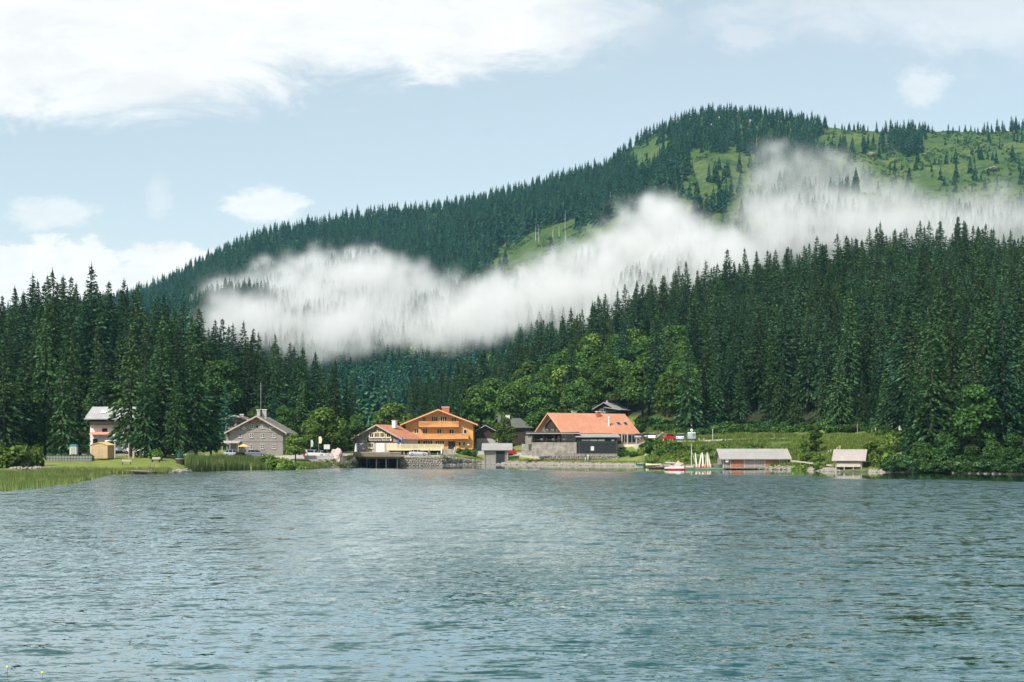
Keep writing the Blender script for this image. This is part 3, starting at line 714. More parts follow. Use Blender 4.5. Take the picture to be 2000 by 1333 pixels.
wxn = fbm(fx, fy, 60, 5)*50; wyn = fbm(fx, fy, 60, 8)*24
mead = np.zeros(len(fx), bool)
for p in MEADOW: mead |= in_poly(fp+wxn, fpy+wyn, p)
ridge = np.abs(fy-yr) < 24
prob = np.ones(len(fx)); prob[mead] = np.where(fp[mead] > 1600, .11, .05)
hi = (fp > 1200) & (fpy < 470) & ~mead
clumps = fbm(fx, fy, 70, 21, 3)
prob[hi] = np.clip(.62+clumps[hi]*2.4, .10, 1)
prob[hi & (fpy < 300) & (fp < 1620)] = .9
rr_ = ridge & (fp > 1560); prob[rr_] = np.clip(.62+fbm(fx, fy, 26, 33, 2)[rr_]*2.2, .12, .95)
prob[ridge & (fp <= 1560)] = .9
prob[(fp < 1200) & ~mead] = .97
keep &= rs.rand(len(fx)) < prob
low = np.clip((fpy-560)/120, 0, 1); gul = np.clip(fbm(fx, fy, 90, 40)*2+.1, 0, 1)
isb = (rs.rand(len(fx)) < .04+.42*low*(.4+gul)+.10*gul) & ~ridge
sz_ = rs.uniform(.78, 1.15, len(fx))*np.interp(fpy, [230, 420, 700], [.82, 1.18, 1.25])
sz_ = np.where(mead, sz_*rs.uniform(.35, .9, len(fx)), sz_)
varr = np.where(isb, 4+rs.randint(0, 3, len(fx)), rs.randint(0, 4, len(fx)))
kk = np.where(keep)[0]
far_pos = np.stack([fx, fy, fz-.4], 1)
sv = np.where(isb, sz_*rs.uniform(.6, 1.05, len(fx)), sz_)
# the 300 that show largest (nearest open ridge and meadow trees) are things of their own below; the rest is one wood
skyl = [i for i in kk if ridge[i] and fp[i] > 1180 and fp[i] < 2010 and not isb[i]]
skyl += [i for i in kk if mead[i] and not isb[i] and -20 < fp[i] < 2020 and sv[i] > .5 and not ridge[i] and rs.rand() < .6]
skyl = set(skyl[:0])
kk = np.array([i for i in kk if i not in skyl])
scatter('mountain_forest', far_pos[kk], np.stack([sv[kk]]*3, 1), rs.rand(len(kk))*6.28, varr[kk], fars+farb)
# low scrub dotted over the open meadows
kb = np.where((fp > 900) & (fp < 2140) & (fy < yr-6) & (fy > YM+200))[0]; kb = rs.choice(kb, 14000)
jx = rs.uniform(-5, 5, len(kb)); jy = rs.uniform(-5, 5, len(kb)); bx_ = fx[kb]+jx; by_ = fy[kb]+jy; bp = bx_/by_*F+1000
cl_ = fbm(bx_, by_, 45, 50, 3); sel = cl_ > -.02; bx_, by_, bp = bx_[sel], by_[sel], bp[sel]
bz = hill_h(bp, by_); s3 = rs.uniform(.10, .30, len(bx_))
scatter('mountain_scrub', np.stack([bx_, by_, bz-.9], 1), np.stack([s3*1.6, s3*1.6, s3], 1), rs.rand(len(bx_))*6.28, rs.randint(0, 3, len(bx_)), farb)
print('far trees', len(kk))
# bleached dead trunks in the clearing, each a thing
def surf_Y(px, py):
    ys = np.arange(YM+5, 2400, 3.); z = hill_h(np.full_like(ys, px), ys); r = HZ-F*(z-CH)/ys
    w = np.where(r <= py)[0]
    return float(ys[w[0]]) if len(w) else float(ridge_Y(px))
snag = trunk_mesh('dead_trunk', 20, .42, 44, 10); snag.materials.append(M_DEAD)
DEAD = [(982, 452, 435), (976, 446, 418), (985, 446, 408), (1046, 472, 440), (1052, 472, 441), (1079, 478, 455), (1080, 466, 446), (1104, 474, 410), (1092, 462, 440), (1192, 408, 374), (1186, 404, 380), (1100, 410, 392), (1478, 300, 262)]
dl = ['leftmost bleached snag at the meadow corner', 'tall bleached snag above the leftmost ones of the clearing', 'snag of the upper left cluster above the clearing', 'left one of a close pair of bare trunks in the clearing', 'right one of a close pair of bare trunks in the clearing', 'short pale stump trunk low in the clearing', 'thin snag just above the short stump trunk', 'tallest bare white trunk in the clearing', 'thin snag left of the tallest bare trunk', 'bare trunk in the wood right above the clearing', 'bare trunk just left of the one above the clearing', 'small snag in the dark wood above the clearing', 'bleached snag on the steep slope under the summit rocks']
for (px, by, ty), lb in zip(DEAD, dl):
    Y = surf_Y(px, by); z = float(hill_h(np.array([px]), np.array([Y]))[0]); H = (by-ty)*Y/F
    o = link('dead_trunk', snag, None, None, (wx(px, Y), Y, z)); o.scale = (1, 1, H/20); tag(o, lb, 'dead tree', 'dead trunks on the mountain')
# summit rocks
def rock_mesh(name, seed, sub=3, rough=.35):
    bm = bmesh.new(); bmesh.ops.create_icosphere(bm, subdivisions=sub, radius=1); r = np.random.RandomState(seed); o = r.rand(3)*50
    from mathutils import noise as mn
    pl = [Vector(r.randn(3)).normalized() for _ in range(9)]; dd = r.uniform(.55, .9, 9)
    for v_ in bm.verts:
        p = v_.co.copy()
        for q, d in zip(pl, dd):
            e_ = p.dot(q)-d
            if e_ > 0: p -= q*e_
        p += v_.co*(mn.noise(v_.co*2.3+Vector(o))*rough*.5+mn.noise(v_.co*6+Vector(o))*rough*.15); v_.co = p
    me = bpy.data.meshes.new(name); bm.to_mesh(me); bm.free(); return me
M_ROCK = pbr('limestone', (.32, .29, .25), .9, .2, 2.2, col2=(.15, .13, .11), bstr=.7, bdist=.1)
M_CLIFF = pbr('cliff_rock', (.40, .36, .30), .95, .2, .35, col2=(.20, .18, .14), bstr=.8, bdist=.8)
for k, (px, py, w, h) in enumerate([(1352, 238, 16, 8), (1408, 234, 13, 8), (1456, 238, 11, 8), (1500, 243, 8, 4), (1520, 240, 9, 5), (1385, 246, 9, 5), (1935, 330, 12, 4), (1700, 300, 8, 4)]):
    Y = surf_Y(px, py+3); z = float(hill_h(np.array([px]), np.array([Y]))[0])
    me = rock_mesh('cliff_rock', 400+k, 3, .8); me.materials.append(M_CLIFF)
    o = link('cliff_rock', me, None, None, (wx(px, Y), Y-2, z)); o.scale = (w*Y/F, 7, h*Y/F)
    tag(o, ['pale rock outcrop left on the summit', 'largest pale rock outcrop under the summit trees', 'rock outcrop right of the summit middle', 'small rock in the summit wood', 'pointed rock right in the summit wood', 'low rock shelf below the summit outcrops', 'rocky shelf in the right hand meadow', 'rock shelf below the ridge meadow'][k], 'rock', 'rock outcrops on the mountain')

# ------------------------------------------------------------------ haze and the low cloud
def box_np(x0, x1, y0, y1, z0, z1):
    v = np.array([(x0, y0, z0), (x1, y0, z0), (x1, y1, z0), (x0, y1, z0), (x0, y0, z1), (x1, y0, z1), (x1, y1, z1), (x0, y1, z1)], float)
    return v, np.array([(0, 3, 2, 1), (4, 5, 6, 7), (0, 1, 5, 4), (1, 2, 6, 5), (2, 3, 7, 6), (3, 0, 4, 7)])
m, g = mat_new('haze'); mat_out(m, g, None, vol=g.n('ShaderNodeVolumePrincipled', {'Color': (.36, .76, .98, 1), 'Density': .000045, 'Anisotropy': .0}))
tag(link('haze', mesh_np('haze', *box_np(-3100, 3100, -40, 2800, -5.2, 560)), m), kind='stuff')
T_ = np.array([(372, 606), (400, 585), (430, 566), (480, 535), (510, 512), (530, 520), (560, 510), (620, 492), (690, 486), (760, 508), (840, 532), (900, 545), (950, 552), (1000, 540), (1060, 520), (1130, 488), (1180, 450), (1240, 398), (1290, 400), (1340, 415), (1385, 478), (1450, 445), (1470, 320), (1490, 292), (1540, 286), (1600, 292), (1660, 318), (1710, 352), (1760, 368), (1810, 400), (1870, 398), (1930, 378), (2010, 352), (2140, 352)], float)
B_ = np.array([(372, 612), (400, 620), (430, 645), (480, 668), (560, 686), (640, 690), (700, 682), (780, 670), (900, 654), (1000, 648), (1100, 640), (1200, 620), (1300, 580), (1400, 540), (1500, 520), (1700, 480), (2140, 480)], float)
fr = np.random.RandomState(77); GP = []
tries = 0
while len(GP) < 1500 and tries < 40000:
    tries += 1
    px = fr.uniform(372, 2140); t0 = np.interp(px, T_[:, 0], T_[:, 1]); b0 = np.interp(px, B_[:, 0], B_[:, 1])
    py = fr.uniform(t0, b0)
    if b0-t0 < 20 and fr.rand() < .5: continue
    if ((px-1425)/62)**2+((py-452)/32)**2 < 1 or ((px-1300)/30)**2+((py-465)/16)**2 < 1 or ((px-885)/34)**2+((py-560)/13)**2 < 1: continue
    thin = np.interp(px, [372, 430, 1420, 1460, 1800, 2140], [.45, .95, .95, .54, .44, .42]); 
    if px > 1430: thin = thin+np.clip((py-400)/90, 0, 1)*.35
    if px > 1700 and py < 420 and fr.rand() < .45: continue
    edge = min(py-t0, b0-py)
    Ysf = surf_Y(px, py) if py > 300 else surf_Y(px, py)
    r = 17. if edge > 18 else 11.
    GP.append((0, Ysf-86-fr.uniform(0, 110)*(1.2 if px < 1000 else .8), 0, thin, r, px, py))
GP = np.array(GP)
# ray positions
yy = GP[:, 1]; GP[:, 0] = wx(GP[:, 5], yy); GP[:, 2] = wz(GP[:, 6], yy)
for (px, py, r, s) in [(1740, 300, 9, .35), (1750, 290, 8, .3), (1500, 300, 10, .6), (505, 508, 8, .5), (690, 470, 7, .5), (770, 500, 7, .5), (345, 600, 8, .35), (1950, 372, 9, .4), (1180, 470, 9, .6), (900, 536, 8, .6)]:
    Ysf = surf_Y(px, py)-50; GP = np.vstack([GP, (wx(px, Ysf), Ysf, wz(py, Ysf), s, r, px, py)])
lo = GP[:, :3].min(0)-34; hi_ = GP[:, :3].max(0)+34; vox = 4.2
pm = bpy.data.meshes.new('low_cloud'); pm.vertices.add(len(GP)); pm.vertices.foreach_set('co', GP[:, :3].astype(np.float32).ravel())
for nm, a in (('thin', GP[:, 3]), ('rad', GP[:, 4])):
    at = pm.attributes.new(nm, 'FLOAT', 'POINT'); at.data.foreach_set('value', a.astype(np.float32))
t = bpy.data.node_groups.new('low_cloud', 'GeometryNodeTree'); t.interface.new_socket('Geometry', in_out='INPUT', socket_type='NodeSocketGeometry'); t.interface.new_socket('Geometry', in_out='OUTPUT', socket_type='NodeSocketGeometry')
g = NG(t); gi = g.n('NodeGroupInput'); go = g.n('NodeGroupOutput')
pos = g.n('GeometryNodeInputPosition').outputs[0]
wn = g.noise(pos, .022, 4, .62); warp = g.v('SCALE', g.v('SUBTRACT', wn.outputs['Color'], (.5, .5, .5)), sc=58.)
p2 = g.v('ADD', pos, warp)
def na(nm, ty):
    nd = g.n('GeometryNodeInputNamedAttribute', data_type=ty); nd.inputs[0].default_value = nm; return nd.outputs['Attribute']
sn = g.n('GeometryNodeSampleNearest', {'Geometry': gi.outputs[0], 'Sample Position': p2}, domain='POINT')
def si(nm, ty, val):
    nd = g.n('GeometryNodeSampleIndex', {'Geometry': gi.outputs[0], 'Index': sn}, data_type=ty, domain='POINT'); g.put(next(i for i in nd.inputs if i.name == 'Value' and i.enabled), val); return next(o for o in nd.outputs if o.enabled)
pp = si('p', 'FLOAT_VECTOR', pos); th = si('t', 'FLOAT', na('thin', 'FLOAT')); rd = si('r', 'FLOAT', na('rad', 'FLOAT'))
dist = g.n('ShaderNodeVectorMath', {0: p2, 1: pp}, operation='DISTANCE').outputs['Value']
d1 = g.m('SUBTRACT', 1.25, g.m('DIVIDE', dist, rd))
nz = g.noise(pos, .018, 6, .66, .6); n2 = g.noise(pos, .055, 5, .68, .4)
d2 = g.m('ADD', d1, g.m('ADD', g.m('MULTIPLY', g.m('SUBTRACT', nz.outputs[0], .5), 2.7), g.m('MULTIPLY', g.m('SUBTRACT', n2.outputs[0], .5), 1.8)))
dens = g.m('MULTIPLY', g.m('POWER', g.mr(d2, -.25, 2.3), 1.6), g.m('MULTIPLY', g.m('POWER', th, 1.6), .11))
vc = g.n('GeometryNodeVolumeCube', {'Density': dens, 'Background': 0.0, 'Min': tuple(lo), 'Max': tuple(hi_), 'Resolution X': int((hi_[0]-lo[0])/vox), 'Resolution Y': int((hi_[1]-lo[1])/vox), 'Resolution Z': int((hi_[2]-lo[2])/vox)})
m, gm = mat_new('low_cloud'); mat_out(m, gm, None, vol=gm.n('ShaderNodeVolumePrincipled', {'Color': (.965, .965, .965, 1), 'Density': 1.0, 'Anisotropy': .1}))
sm = g.n('GeometryNodeSetMaterial', {'Geometry': vc, 'Material': m})
g.nt.links.new(sm.outputs[0], go.inputs[0])
lc = link('low_cloud', pm, m); md = lc.modifiers.new('cloud', 'NODES'); md.node_group = t; tag(lc, kind='stuff')
# ------------------------------------------------------------------ building kit
class MB:
    def __init__(s): s.v = []; s.f = []
    def box(s, x0, x1, y0, y1, z0, z1):
        o = len(s.v); s.v += [(x0, y0, z0), (x1, y0, z0), (x1, y1, z0), (x0, y1, z0), (x0, y0, z1), (x1, y0, z1), (x1, y1, z1), (x0, y1, z1)]
        s.f += [[o+i for i in q] for q in ((0, 3, 2, 1), (4, 5, 6, 7), (0, 1, 5, 4), (1, 2, 6, 5), (2, 3, 7, 6), (3, 0, 4, 7))]; return s
    def prism(s, poly, y0, y1, ax='y'):
        """poly of (a,z) extruded along y (or along x when ax='x', poly then (y,z))"""
        o = len(s.v); n = len(poly)
        for yy in (y0, y1): s.v += [(a, yy, z) if ax == 'y' else (yy, a, z) for a, z in poly]
        s.f += [[o+i for i in range(n)][::-1], [o+n+i for i in range(n)]]
        s.f += [[o+i, o+(i+1) % n, o+n+(i+1) % n, o+n+i] for i in range(n)]; return s
    def bar(s, p0, p1, w=.1, h=None):
        p0 = Vector(p0); p1 = Vector(p1); d = (p1-p0).normalized(); h = h or w
        a = d.cross(Vector((0, 0, 1))) if abs(d.z) < .95 else Vector((1, 0, 0)); a.normalize(); b = d.cross(a)
        o = len(s.v)
        for p in (p0, p1): s.v += [tuple(p+a*i*w/2+b*j*h/2) for i, j in ((-1, -1), (1, -1), (1, 1), (-1, 1))]
        s.f += [[o, o+1, o+2, o+3], [o+7, o+6, o+5, o+4]]+[[o+i, o+4+i, o+4+(i+1) % 4, o+(i+1) % 4] for i in range(4)]; return s
    def cyl(s, c, r, h, n=12, r2=None, axis='z'):
        o = len(s.v); r2 = r if r2 is None else r2
        for k, (rr, t) in enumerate(((r, 0), (r2, h))):
            for i in range(n):
                a = i*2*math.pi/n; x, y = rr*math.cos(a), rr*math.sin(a)
                p = {'z': (x, y, t), 'y': (x, t, y), 'x': (t, x, y)}[axis]; s.v.append((c[0]+p[0], c[1]+p[1], c[2]+p[2]))
        s.f += [[o+i for i in range(n)], [o+n+i for i in range(n)][::-1]]+[[o+i, o+n+i, o+n+(i+1) % n, o+(i+1) % n] for i in range(n)]; return s
    def mesh(s, name, mat):
        me = bpy.data.meshes.new(name); me.from_pydata(s.v, [], s.f); me.update()
        bm = bmesh.new(); bm.from_mesh(me); bmesh.ops.recalc_face_normals(bm, faces=bm.faces); bm.to_mesh(me); bm.free()
        if mat: me.materials.append(mat)
        return me
    def build(s, name, mat, parent=None, loc=None, label=None):
        o = link(name, s.mesh(name, mat), None, parent, loc)
        if label: o['label'] = label
        return o
def rows_mat(name, c1, c2, row=.25, wid=.3, rough=.85, axis='z', gap=.06, dark=.45, bstr=.5, spec=.2, var=.5):
    """courses of tiles, shingles or boards by brick pattern; pieces under 2 px in the picture"""
    m, g = mat_new(name); tc = g.n('ShaderNodeTexCoord').outputs['Object']; sx = g.n('ShaderNodeSeparateXYZ', {0: tc})
    if axis == 'z': u = g.m('ADD', sx.outputs[0], sx.outputs[1]); w_ = sx.outputs[2]
    elif axis == 'roofx': u = sx.outputs[0]; w_ = g.m('MULTIPLY', sx.outputs[1], 1.15)   # courses run along x, slope along y
    elif axis == 'roofy': u = sx.outputs[1]; w_ = g.m('MULTIPLY', sx.outputs[0], 1.15)
    else: u = sx.outputs[2]; w_ = g.m('ADD', sx.outputs[0], sx.outputs[1])     # vertical boards
    vec = g.n('ShaderNodeCombineXYZ', {0: u, 1: w_, 2: 0.0})
    br = g.n('ShaderNodeTexBrick', {'Vector': vec, 'Color1': (0, 0, 0, 1), 'Color2': (1, 1, 1, 1), 'Mortar': (.5, .5, .5, 1), 'Scale': 1.0, 'Mortar Size': gap*row, 'Brick Width': wid, 'Row Height': row, 'Bias': 0.0})
    nz = g.noise(tc, 2.2, 5, .65); nb = g.noise(tc, .35, 3, .6)
    col = g.mix(g.m('MULTIPLY', br.outputs[0], var), (*c1, 1), (*c2, 1))
    col = g.mix(g.mr(nz, .35, .7, 0, .45), col, (*[x*.6 for x in c1], 1)); col = g.mix(g.mr(nb, .4, .7, 0, .35), col, (*[x*1.15 for x in c2], 1))
    col = g.mix(g.m('MULTIPLY', br.outputs['Fac'], .8), col, (*[x*dark for x in c1], 1))
    h = g.m('SUBTRACT', g.m('MULTIPLY', nz, .2), br.outputs['Fac'])
    return mat_out(m, g, g.n('ShaderNodeBsdfPrincipled', {'Base Color': col, 'Roughness': rough, 'Specular IOR Level': spec, 'Normal': bump(g, h, bstr, .03)}))
def flat(name, c, rough=.6, metal=0., spec=.4, var=.06): return pbr(name, c, rough, var, 2.5, metal, spec, .08, .01)
K = dict(
    shingle=rows_mat('grey_shingle_wall', (.27, .24, .225), (.37, .335, .315), .22, .16),
    shingler=rows_mat('grey_shingle_roof', (.20, .185, .165), (.29, .27, .245), .3, .22, axis='roofy'),
    roofgrey=rows_mat('weathered_board_roof', (.30, .29, .275), (.37, .35, .335), .5, .28, axis='roofx', gap=.04, dark=.7, var=.35),
    roofbrown=rows_mat('weathered_brown_roof', (.33, .285, .265), (.40, .36, .335), .5, .28, axis='roofx', gap=.04, dark=.7, var=.35),
    tile=rows_mat('terracotta_tile_roof', (.52, .225, .135), (.64, .32, .21), .36, .26, axis='roofx', dark=.6, gap=.08),
    tiley=rows_mat('terracotta_tile_roof_side', (.48, .19, .11), (.58, .27, .17), .36, .26, axis='roofy', dark=.6, gap=.08),
    log=rows_mat('orange_wood_boards', (.64, .295, .10), (.77, .41, .165), .22, 3.2, gap=.09, dark=.6, bstr=.4),
    logv=rows_mat('orange_upright_boards', (.58, .26, .085), (.70, .34, .12), .18, 3.2, axis='v', gap=.09, dark=.6),
    boards=rows_mat('grey_upright_boards', (.26, .235, .21), (.35, .32, .29), .2, 4., axis='v', gap=.12, dark=.4),
    dark=rows_mat('black_stained_boards', (.022, .026, .030), (.034, .038, .042), .22, 4., gap=.1, dark=.4),
    darkb=rows_mat('dark_brown_boards', (.045, .033, .026), (.07, .05, .038), .2, 3., axis='v', gap=.1, dark=.4),
    orange=rows_mat('orange_brown_door_boards', (.30, .13, .08), (.37, .165, .10), .16, 3., axis='v', gap=.08, dark=.6),
    plaster=pbr('white_plaster', (.72, .69, .66), .9, .05, 1.5), cream=pbr('cream_painted_wood', (.72, .61, .42), .7, .06, 3.),
    greyp=pbr('grey_plaster', (.40, .38, .36), .9, .12, 1.5), timber=pbr('dark_timber', (.07, .055, .045), .85, .2, 4),
    fascia=pbr('pale_roof_edge_board', (.46, .40, .33), .8, .15, 4), fasciao=pbr('orange_roof_edge_board', (.66, .34, .17), .7, .1, 4),
    brick=rows_mat('chimney_brick', (.36, .11, .06), (.45, .16, .09), .08, .24, gap=.15, dark=1.3), stonewall=None,
    white=flat('white_paint', (.68, .67, .65)), metal=flat('galvanised_metal', (.5, .5, .5), .4, .8), blue=flat('blue_cloth', (.03, .10, .30), .8),
    red=flat('red_paint', (.45, .02, .015), .35), tealp=flat('teal_paint', (.02, .22, .24), .5), green=flat('green_paint', (.03, .15, .08), .5),
    planks=rows_mat('weathered_deck_boards', (.20, .155, .12), (.30, .24, .19), .2, 3., axis='z', gap=.14, dark=.35),
    yellow=rows_mat('fresh_pine_boards', (.44, .32, .18), (.53, .40, .24), .18, 3., axis='v', gap=.08, dark=.7), rub=flat('black_rubber', (.015, .015, .015), .8),
    conc=pbr('stained_concrete', (.34, .31, .27), .95, .25, .9, col2=(.15, .135, .11), bstr=.5), hedge=None, sign=flat('dark_brown_sign', (.05, .025, .02), .6),
    tan=flat('tan_parasol_cloth', (.70, .45, .16), .8), curtain=flat('white_curtain', (.56, .56, .54), .9))
def glass_mat():
    m, g = mat_new('window_glass'); oi = g.n('ShaderNodeObjectInfo')
    return mat_out(m, g, g.n('ShaderNodeBsdfPrincipled', {'Base Color': (.012, .015, .018, 1), 'Roughness': .06, 'Specular IOR Level': .22}))
K['glass'] = glass_mat()
WC = {}
def window(parent, x, z, w, h, y=0., nx=2, ny=2, fm='cream', fr=.09, rz=0., side=None, sill=True, pane='glass'):
    """x centre, z centre on the wall plane y (facing -y); side='R' puts it on the +x wall at x with centre y"""
    key = (round(w, 2), round(h, 2), nx, ny, fm, fr, sill, pane)
    if key not in WC:
        b = MB(); b.box(-w/2-fr, -w/2, -.09, .02, -h/2-fr, h/2+fr).box(w/2, w/2+fr, -.09, .02, -h/2-fr, h/2+fr).box(-w/2, w/2, -.088, .02, h/2, h/2+fr).box(-w/2, w/2, -.088, .02, -h/2-fr, -h/2)
        for i in range(1, nx): xx = -w/2+w*i/nx; b.box(xx-.045, xx+.045, -.07, -.01, -h/2, h/2)
        for i in range(1, ny): zz = -h/2+h*i/ny; b.box(-w/2, w/2, -.064, -.012, zz-.03, zz+.03)
        WC[key] = (b.mesh('window_frame', K[fm]), MB().box(-w/2, w/2, -.03, -.015, -h/2, h/2).mesh('pane', K[pane]), MB().box(-w/2-fr-.08, w/2+fr+.08, -.17, .0, -h/2-fr-.07, -h/2-fr-.003).mesh('sill', K[fm]))
    a, p, s = WC[key]
    o = link('window', a, None, parent, (x, y, z)); o.rotation_euler = (0, 0, rz)
    link('pane', p, None, o)
    if sill: link('sill', s, None, o)
    return o
def gable(parent, x0, x1, y0, y1, zb, ze, zr, wall, roof, over=.8, oy=.9, th=.22, xr=None, fascia='fascia', verge=True, wallname='wall', rk=True):
    """gable towards -y; ridge along y. ze is the roof height over the wall line, zr ridge"""
    xr = (x0+x1)/2 if xr is None else xr
    MB().prism([(x0, zb), (x1, zb), (x1, ze-.02), (xr, zr-.02), (x0, ze-.02)], y0, y1).build(wallname, K[wall], parent)
    for sx, xe in ((-1, x0), (1, x1)):
        sl = (zr-ze)/abs(xr-xe); xo = xe+sx*over; zo = ze-sl*over
        rf = MB().prism([(xo, zo), (xr, zr), (xr, zr+th), (xo, zo+th)], y0-oy, y1+oy).build('roof_slope', K[roof], parent)
        if verge:
            MB().prism([(xo-sx*.0, zo-.06), (xr, zr-.06), (xr, zr+th+.04), (xo, zo+th+.04)], y0-oy-.08, y0-oy-.003).build('verge_board', K[fascia], rf)
            if rk:
                for t in (.12, .55, .97):
                    xx = xr+(xo-xr)*t; z_ = zr+(zo-zr)*t
                    MB().box(xx-.09, xx+.09, y0-oy+.1, y0, z_-.32, z_-.07).build('rafter_end', K[fascia], rf)
def chimney(parent, x, y, z0, z1, w=.9, d=.7, mat='brick', cap='white'):
    c = MB().box(x-w/2, x+w/2, y-d/2, y+d/2, z0, z1-.15).build('chimney', K[mat], parent)
    MB().box(x-w/2-.1, x+w/2+.1, y-d/2-.1, y+d/2+.1, z1-.147, z1).build('chimney_cap', K[cap], c)
def rail(parent, x0, x1, y, z0, h, mat='log', post=1.6, name='balcony_railing', solid=True, d=.06):
    b = MB(); b.box(x0, x1, y-.05, y+.05, z0+h-.09, z0+h); b.box(x0, x1, y-.04, y+.04, z0+.03, z0+.12)
    n = max(2, int((x1-x0)/post)+1)
    for i in range(n): xx = x0+(x1-x0)*i/(n-1); b.box(xx-.06, xx+.06, y-.062, y+.062, z0, z0+h-.003)
    r = b.build(name, K[mat], parent)
    b = MB(); nb = int((x1-x0)/.16)
    for i in range(nb): xx = x0+.08+i*.16; b.box(xx-.045, xx+.045, y-.03, y+.03, z0+.121, z0+h-.092)
    o = b.build('baluster_row', K[mat], r); o['kind'] = 'stuff'
    return r
def house(name, px, Y, z, rz, label, cat='house'):
    return tag(empty(name, (wx(px, Y), Y, z), rz), label, cat)

# ---- grey shingled house with the antenna
s = .108; H1 = house('shingle_house', 502, 300, 2.2, 0, 'large grey wood shingled house with white diamond ornaments on its gable')
def U(px, c, s): return (px-c)*s
def V(py, Y, zb): return wz(py, Y)-zb
c = 502; zb = 2.2
gable(H1, U(449, c, s), U(552.5, c, s), 0, 14, -.5, V(840.5, 300, zb)-.25, V(812.5, 300, zb)-.22, 'shingle', 'shingler', 1.0, 1.2, xr=U(502.8, c, s))
MB().prism([(U(482, c, s), V(828.3, 300, zb)), (U(523, c, s), V(828.3, 300, zb)), (U(503, c, s), V(815.6, 300, zb))], -.06, -.003).build('gable_boarding', rows_mat('reddish_gable_boards', (.26, .16, .11), (.33, .22, .16), .18, 3, axis='v'), H1)
for px, py, w, h in [(491.5, 833, .62, .7), (513.3, 833, .62, .7), (468.5, 850.5, .62, .85), (491.3, 850.8, .62, .85), (513.2, 850.8, .62, .85), (535.4, 850.8, .62, .85), (490, 873, .55, .9), (512.6, 872.5, .62, .9), (535.3, 872.5, .62, .85), (466, 873, .62, .85)]:
    window(H1, U(px, c, s), V(py, 300, zb), w, h, 0, 2, 2, 'white', .055)
MB().box(U(500.5, c, s), U(504, c, s), -.06, -.003, V(836, 300, zb), V(831.5, 300, zb)).build('hatch', K['dark'], H1)
for px in (476.3, 528.4):
    x = U(px, c, s); z = V(837, 300, zb); r = .40
    d = MB().prism([(x-r, z), (x, z-r), (x+r, z), (x, z+r)], -.07, -.003).build('diamond_ornament', K['white'], H1); MB().cyl((x, -.09, z), .14, .015, 10, axis='y').build('ornament_centre', K['dark'], d)
MB().box(U(449, c, s), U(552.5, c, s), -.10, -.003, V(862.6, 300, zb), V(862, 300, zb)).box(U(449, c, s), U(552.5, c, s), -.10, -.003, V(843.9, 300, zb), V(843.2, 300, zb)).build('storey_board', K['fascia'], H1)
chimney(H1, U(498.5, c, s), 4, V(815, 300, zb), V(800.5, 300, zb)+.1, .62, .6, 'greyp'); chimney(H1, U(508.5, c, s), 5, V(818, 300, zb), V(800.5, 300, zb)+.2, .9, .6, 'greyp')
MB().bar((U(502, c, s), 4.5, V(812, 300, zb)), (U(502, c, s), 4.5, V(746, 300, zb)), .07).bar((U(500, c, s), 4.5, V(758, 300, zb)), (U(504, c, s), 4.5, V(758, 300, zb)), .04).build('antenna_mast', K['metal'], H1)
MB().prism([(-2.4, V(868.5, 300, zb)+.25), (-.02, V(868.5, 300, zb)+.7), (-.02, V(868.5, 300, zb)+.8), (-2.4, V(868.5, 300, zb)+.35)], U(436, c, s), U(471, c, s), 'x').build('porch_roof', K['greyp'], H1)
for px in (438, 453, 469): MB().box(U(px, c, s)-.06, U(px, c, s)+.06, -2.2, -2.08, -.2, V(868.5, 300, zb)+.22).build('porch_post', K['fascia'], H1)
MB().box(U(441, c, s), U(448.8, c, s), .6, 3, -.3, V(850, 300, zb)).build('side_wing', K['shingle'], H1)
# house behind it
s = .1156; c = 460; zb = 3.2; H2 = house('shingle_house', 460, 321, zb, 0, 'smaller grey shingled house half hidden behind the big grey one')
gable(H2, U(440, c, s), U(480, c, s), 0, 9, -1, V(817.8, 321, zb)-.2, V(811.5, 321, zb)-.2, 'shingle', 'shingler', .8, 1.0)
for px in (453.2, 466.5): window(H2, U(px, c, s), V(828, 321, zb), .8, .62, 0, 2, 1, 'timber')
chimney(H2, U(466, c, s), 4, V(815, 321, zb), V(808.5, 321, zb), .8, .5, 'greyp', 'white')

# ---- sign house beside the lake deck
Y0 = 352; s = Y0/F; c = 738.5; zb = 3.0; th = math.radians(-28); ct = math.cos(th)
H3 = house('sign_house', 738.5, Y0, zb, th, 'grey gabled house with cream windows, dark lettered sign board and red tiled roof')
def UR(px): return (px-c)*s/ct
def VR(py): return wz(py, Y0)-zb
gable(H3, UR(692), UR(785), 0, 8.0, -.6, VR(855.5)-.1, VR(829.8)-.2, 'greyp', 'tiley', .95, 1.0)
MB().prism([(UR(692)+.05, VR(864)), (UR(785)-.05, VR(864)), (UR(785)-.05, VR(857.5)), (UR(738.5), VR(833)), (UR(692)+.05, VR(857.5))], -.05, -.003).build('upper_boarding', K['boards'], H3)
for px, py, w, h, nx in [(725.6, 850.3, .95, .95, 2), (736.5, 850.3, 1.15, .95, 3), (748.0, 850.3, 1.15, .95, 3), (760, 850.5, .95, .95, 2), (742, 841, 1.1, .7, 3), (723.5, 870.5, 1.3, 1.05, 3)]:
    window(H3, UR(px), VR(py), w, h, -.05 if py < 864 else 0, nx, 1, 'cream', .2)
sg = MB().box(UR(716), UR(769.5), -.22, -.053, VR(863), VR(856)).build('sign_board', K['sign'], H3)
tx = bpy.data.curves.new('lettering', 'FONT'); tx.body = 'Blumenkranz Bazillus'; tx.size = .74; tx.extrude = .01; tx.align_x = 'CENTER'; tx.align_y = 'CENTER'
to = bpy.data.objects.new('lettering', tx); COL.objects.link(to)
bpy.context.view_layer.update(); tme = bpy.data.meshes.new_from_object(to); bpy.data.objects.remove(to); tme.materials.clear(); tme.materials.append(K['white'])
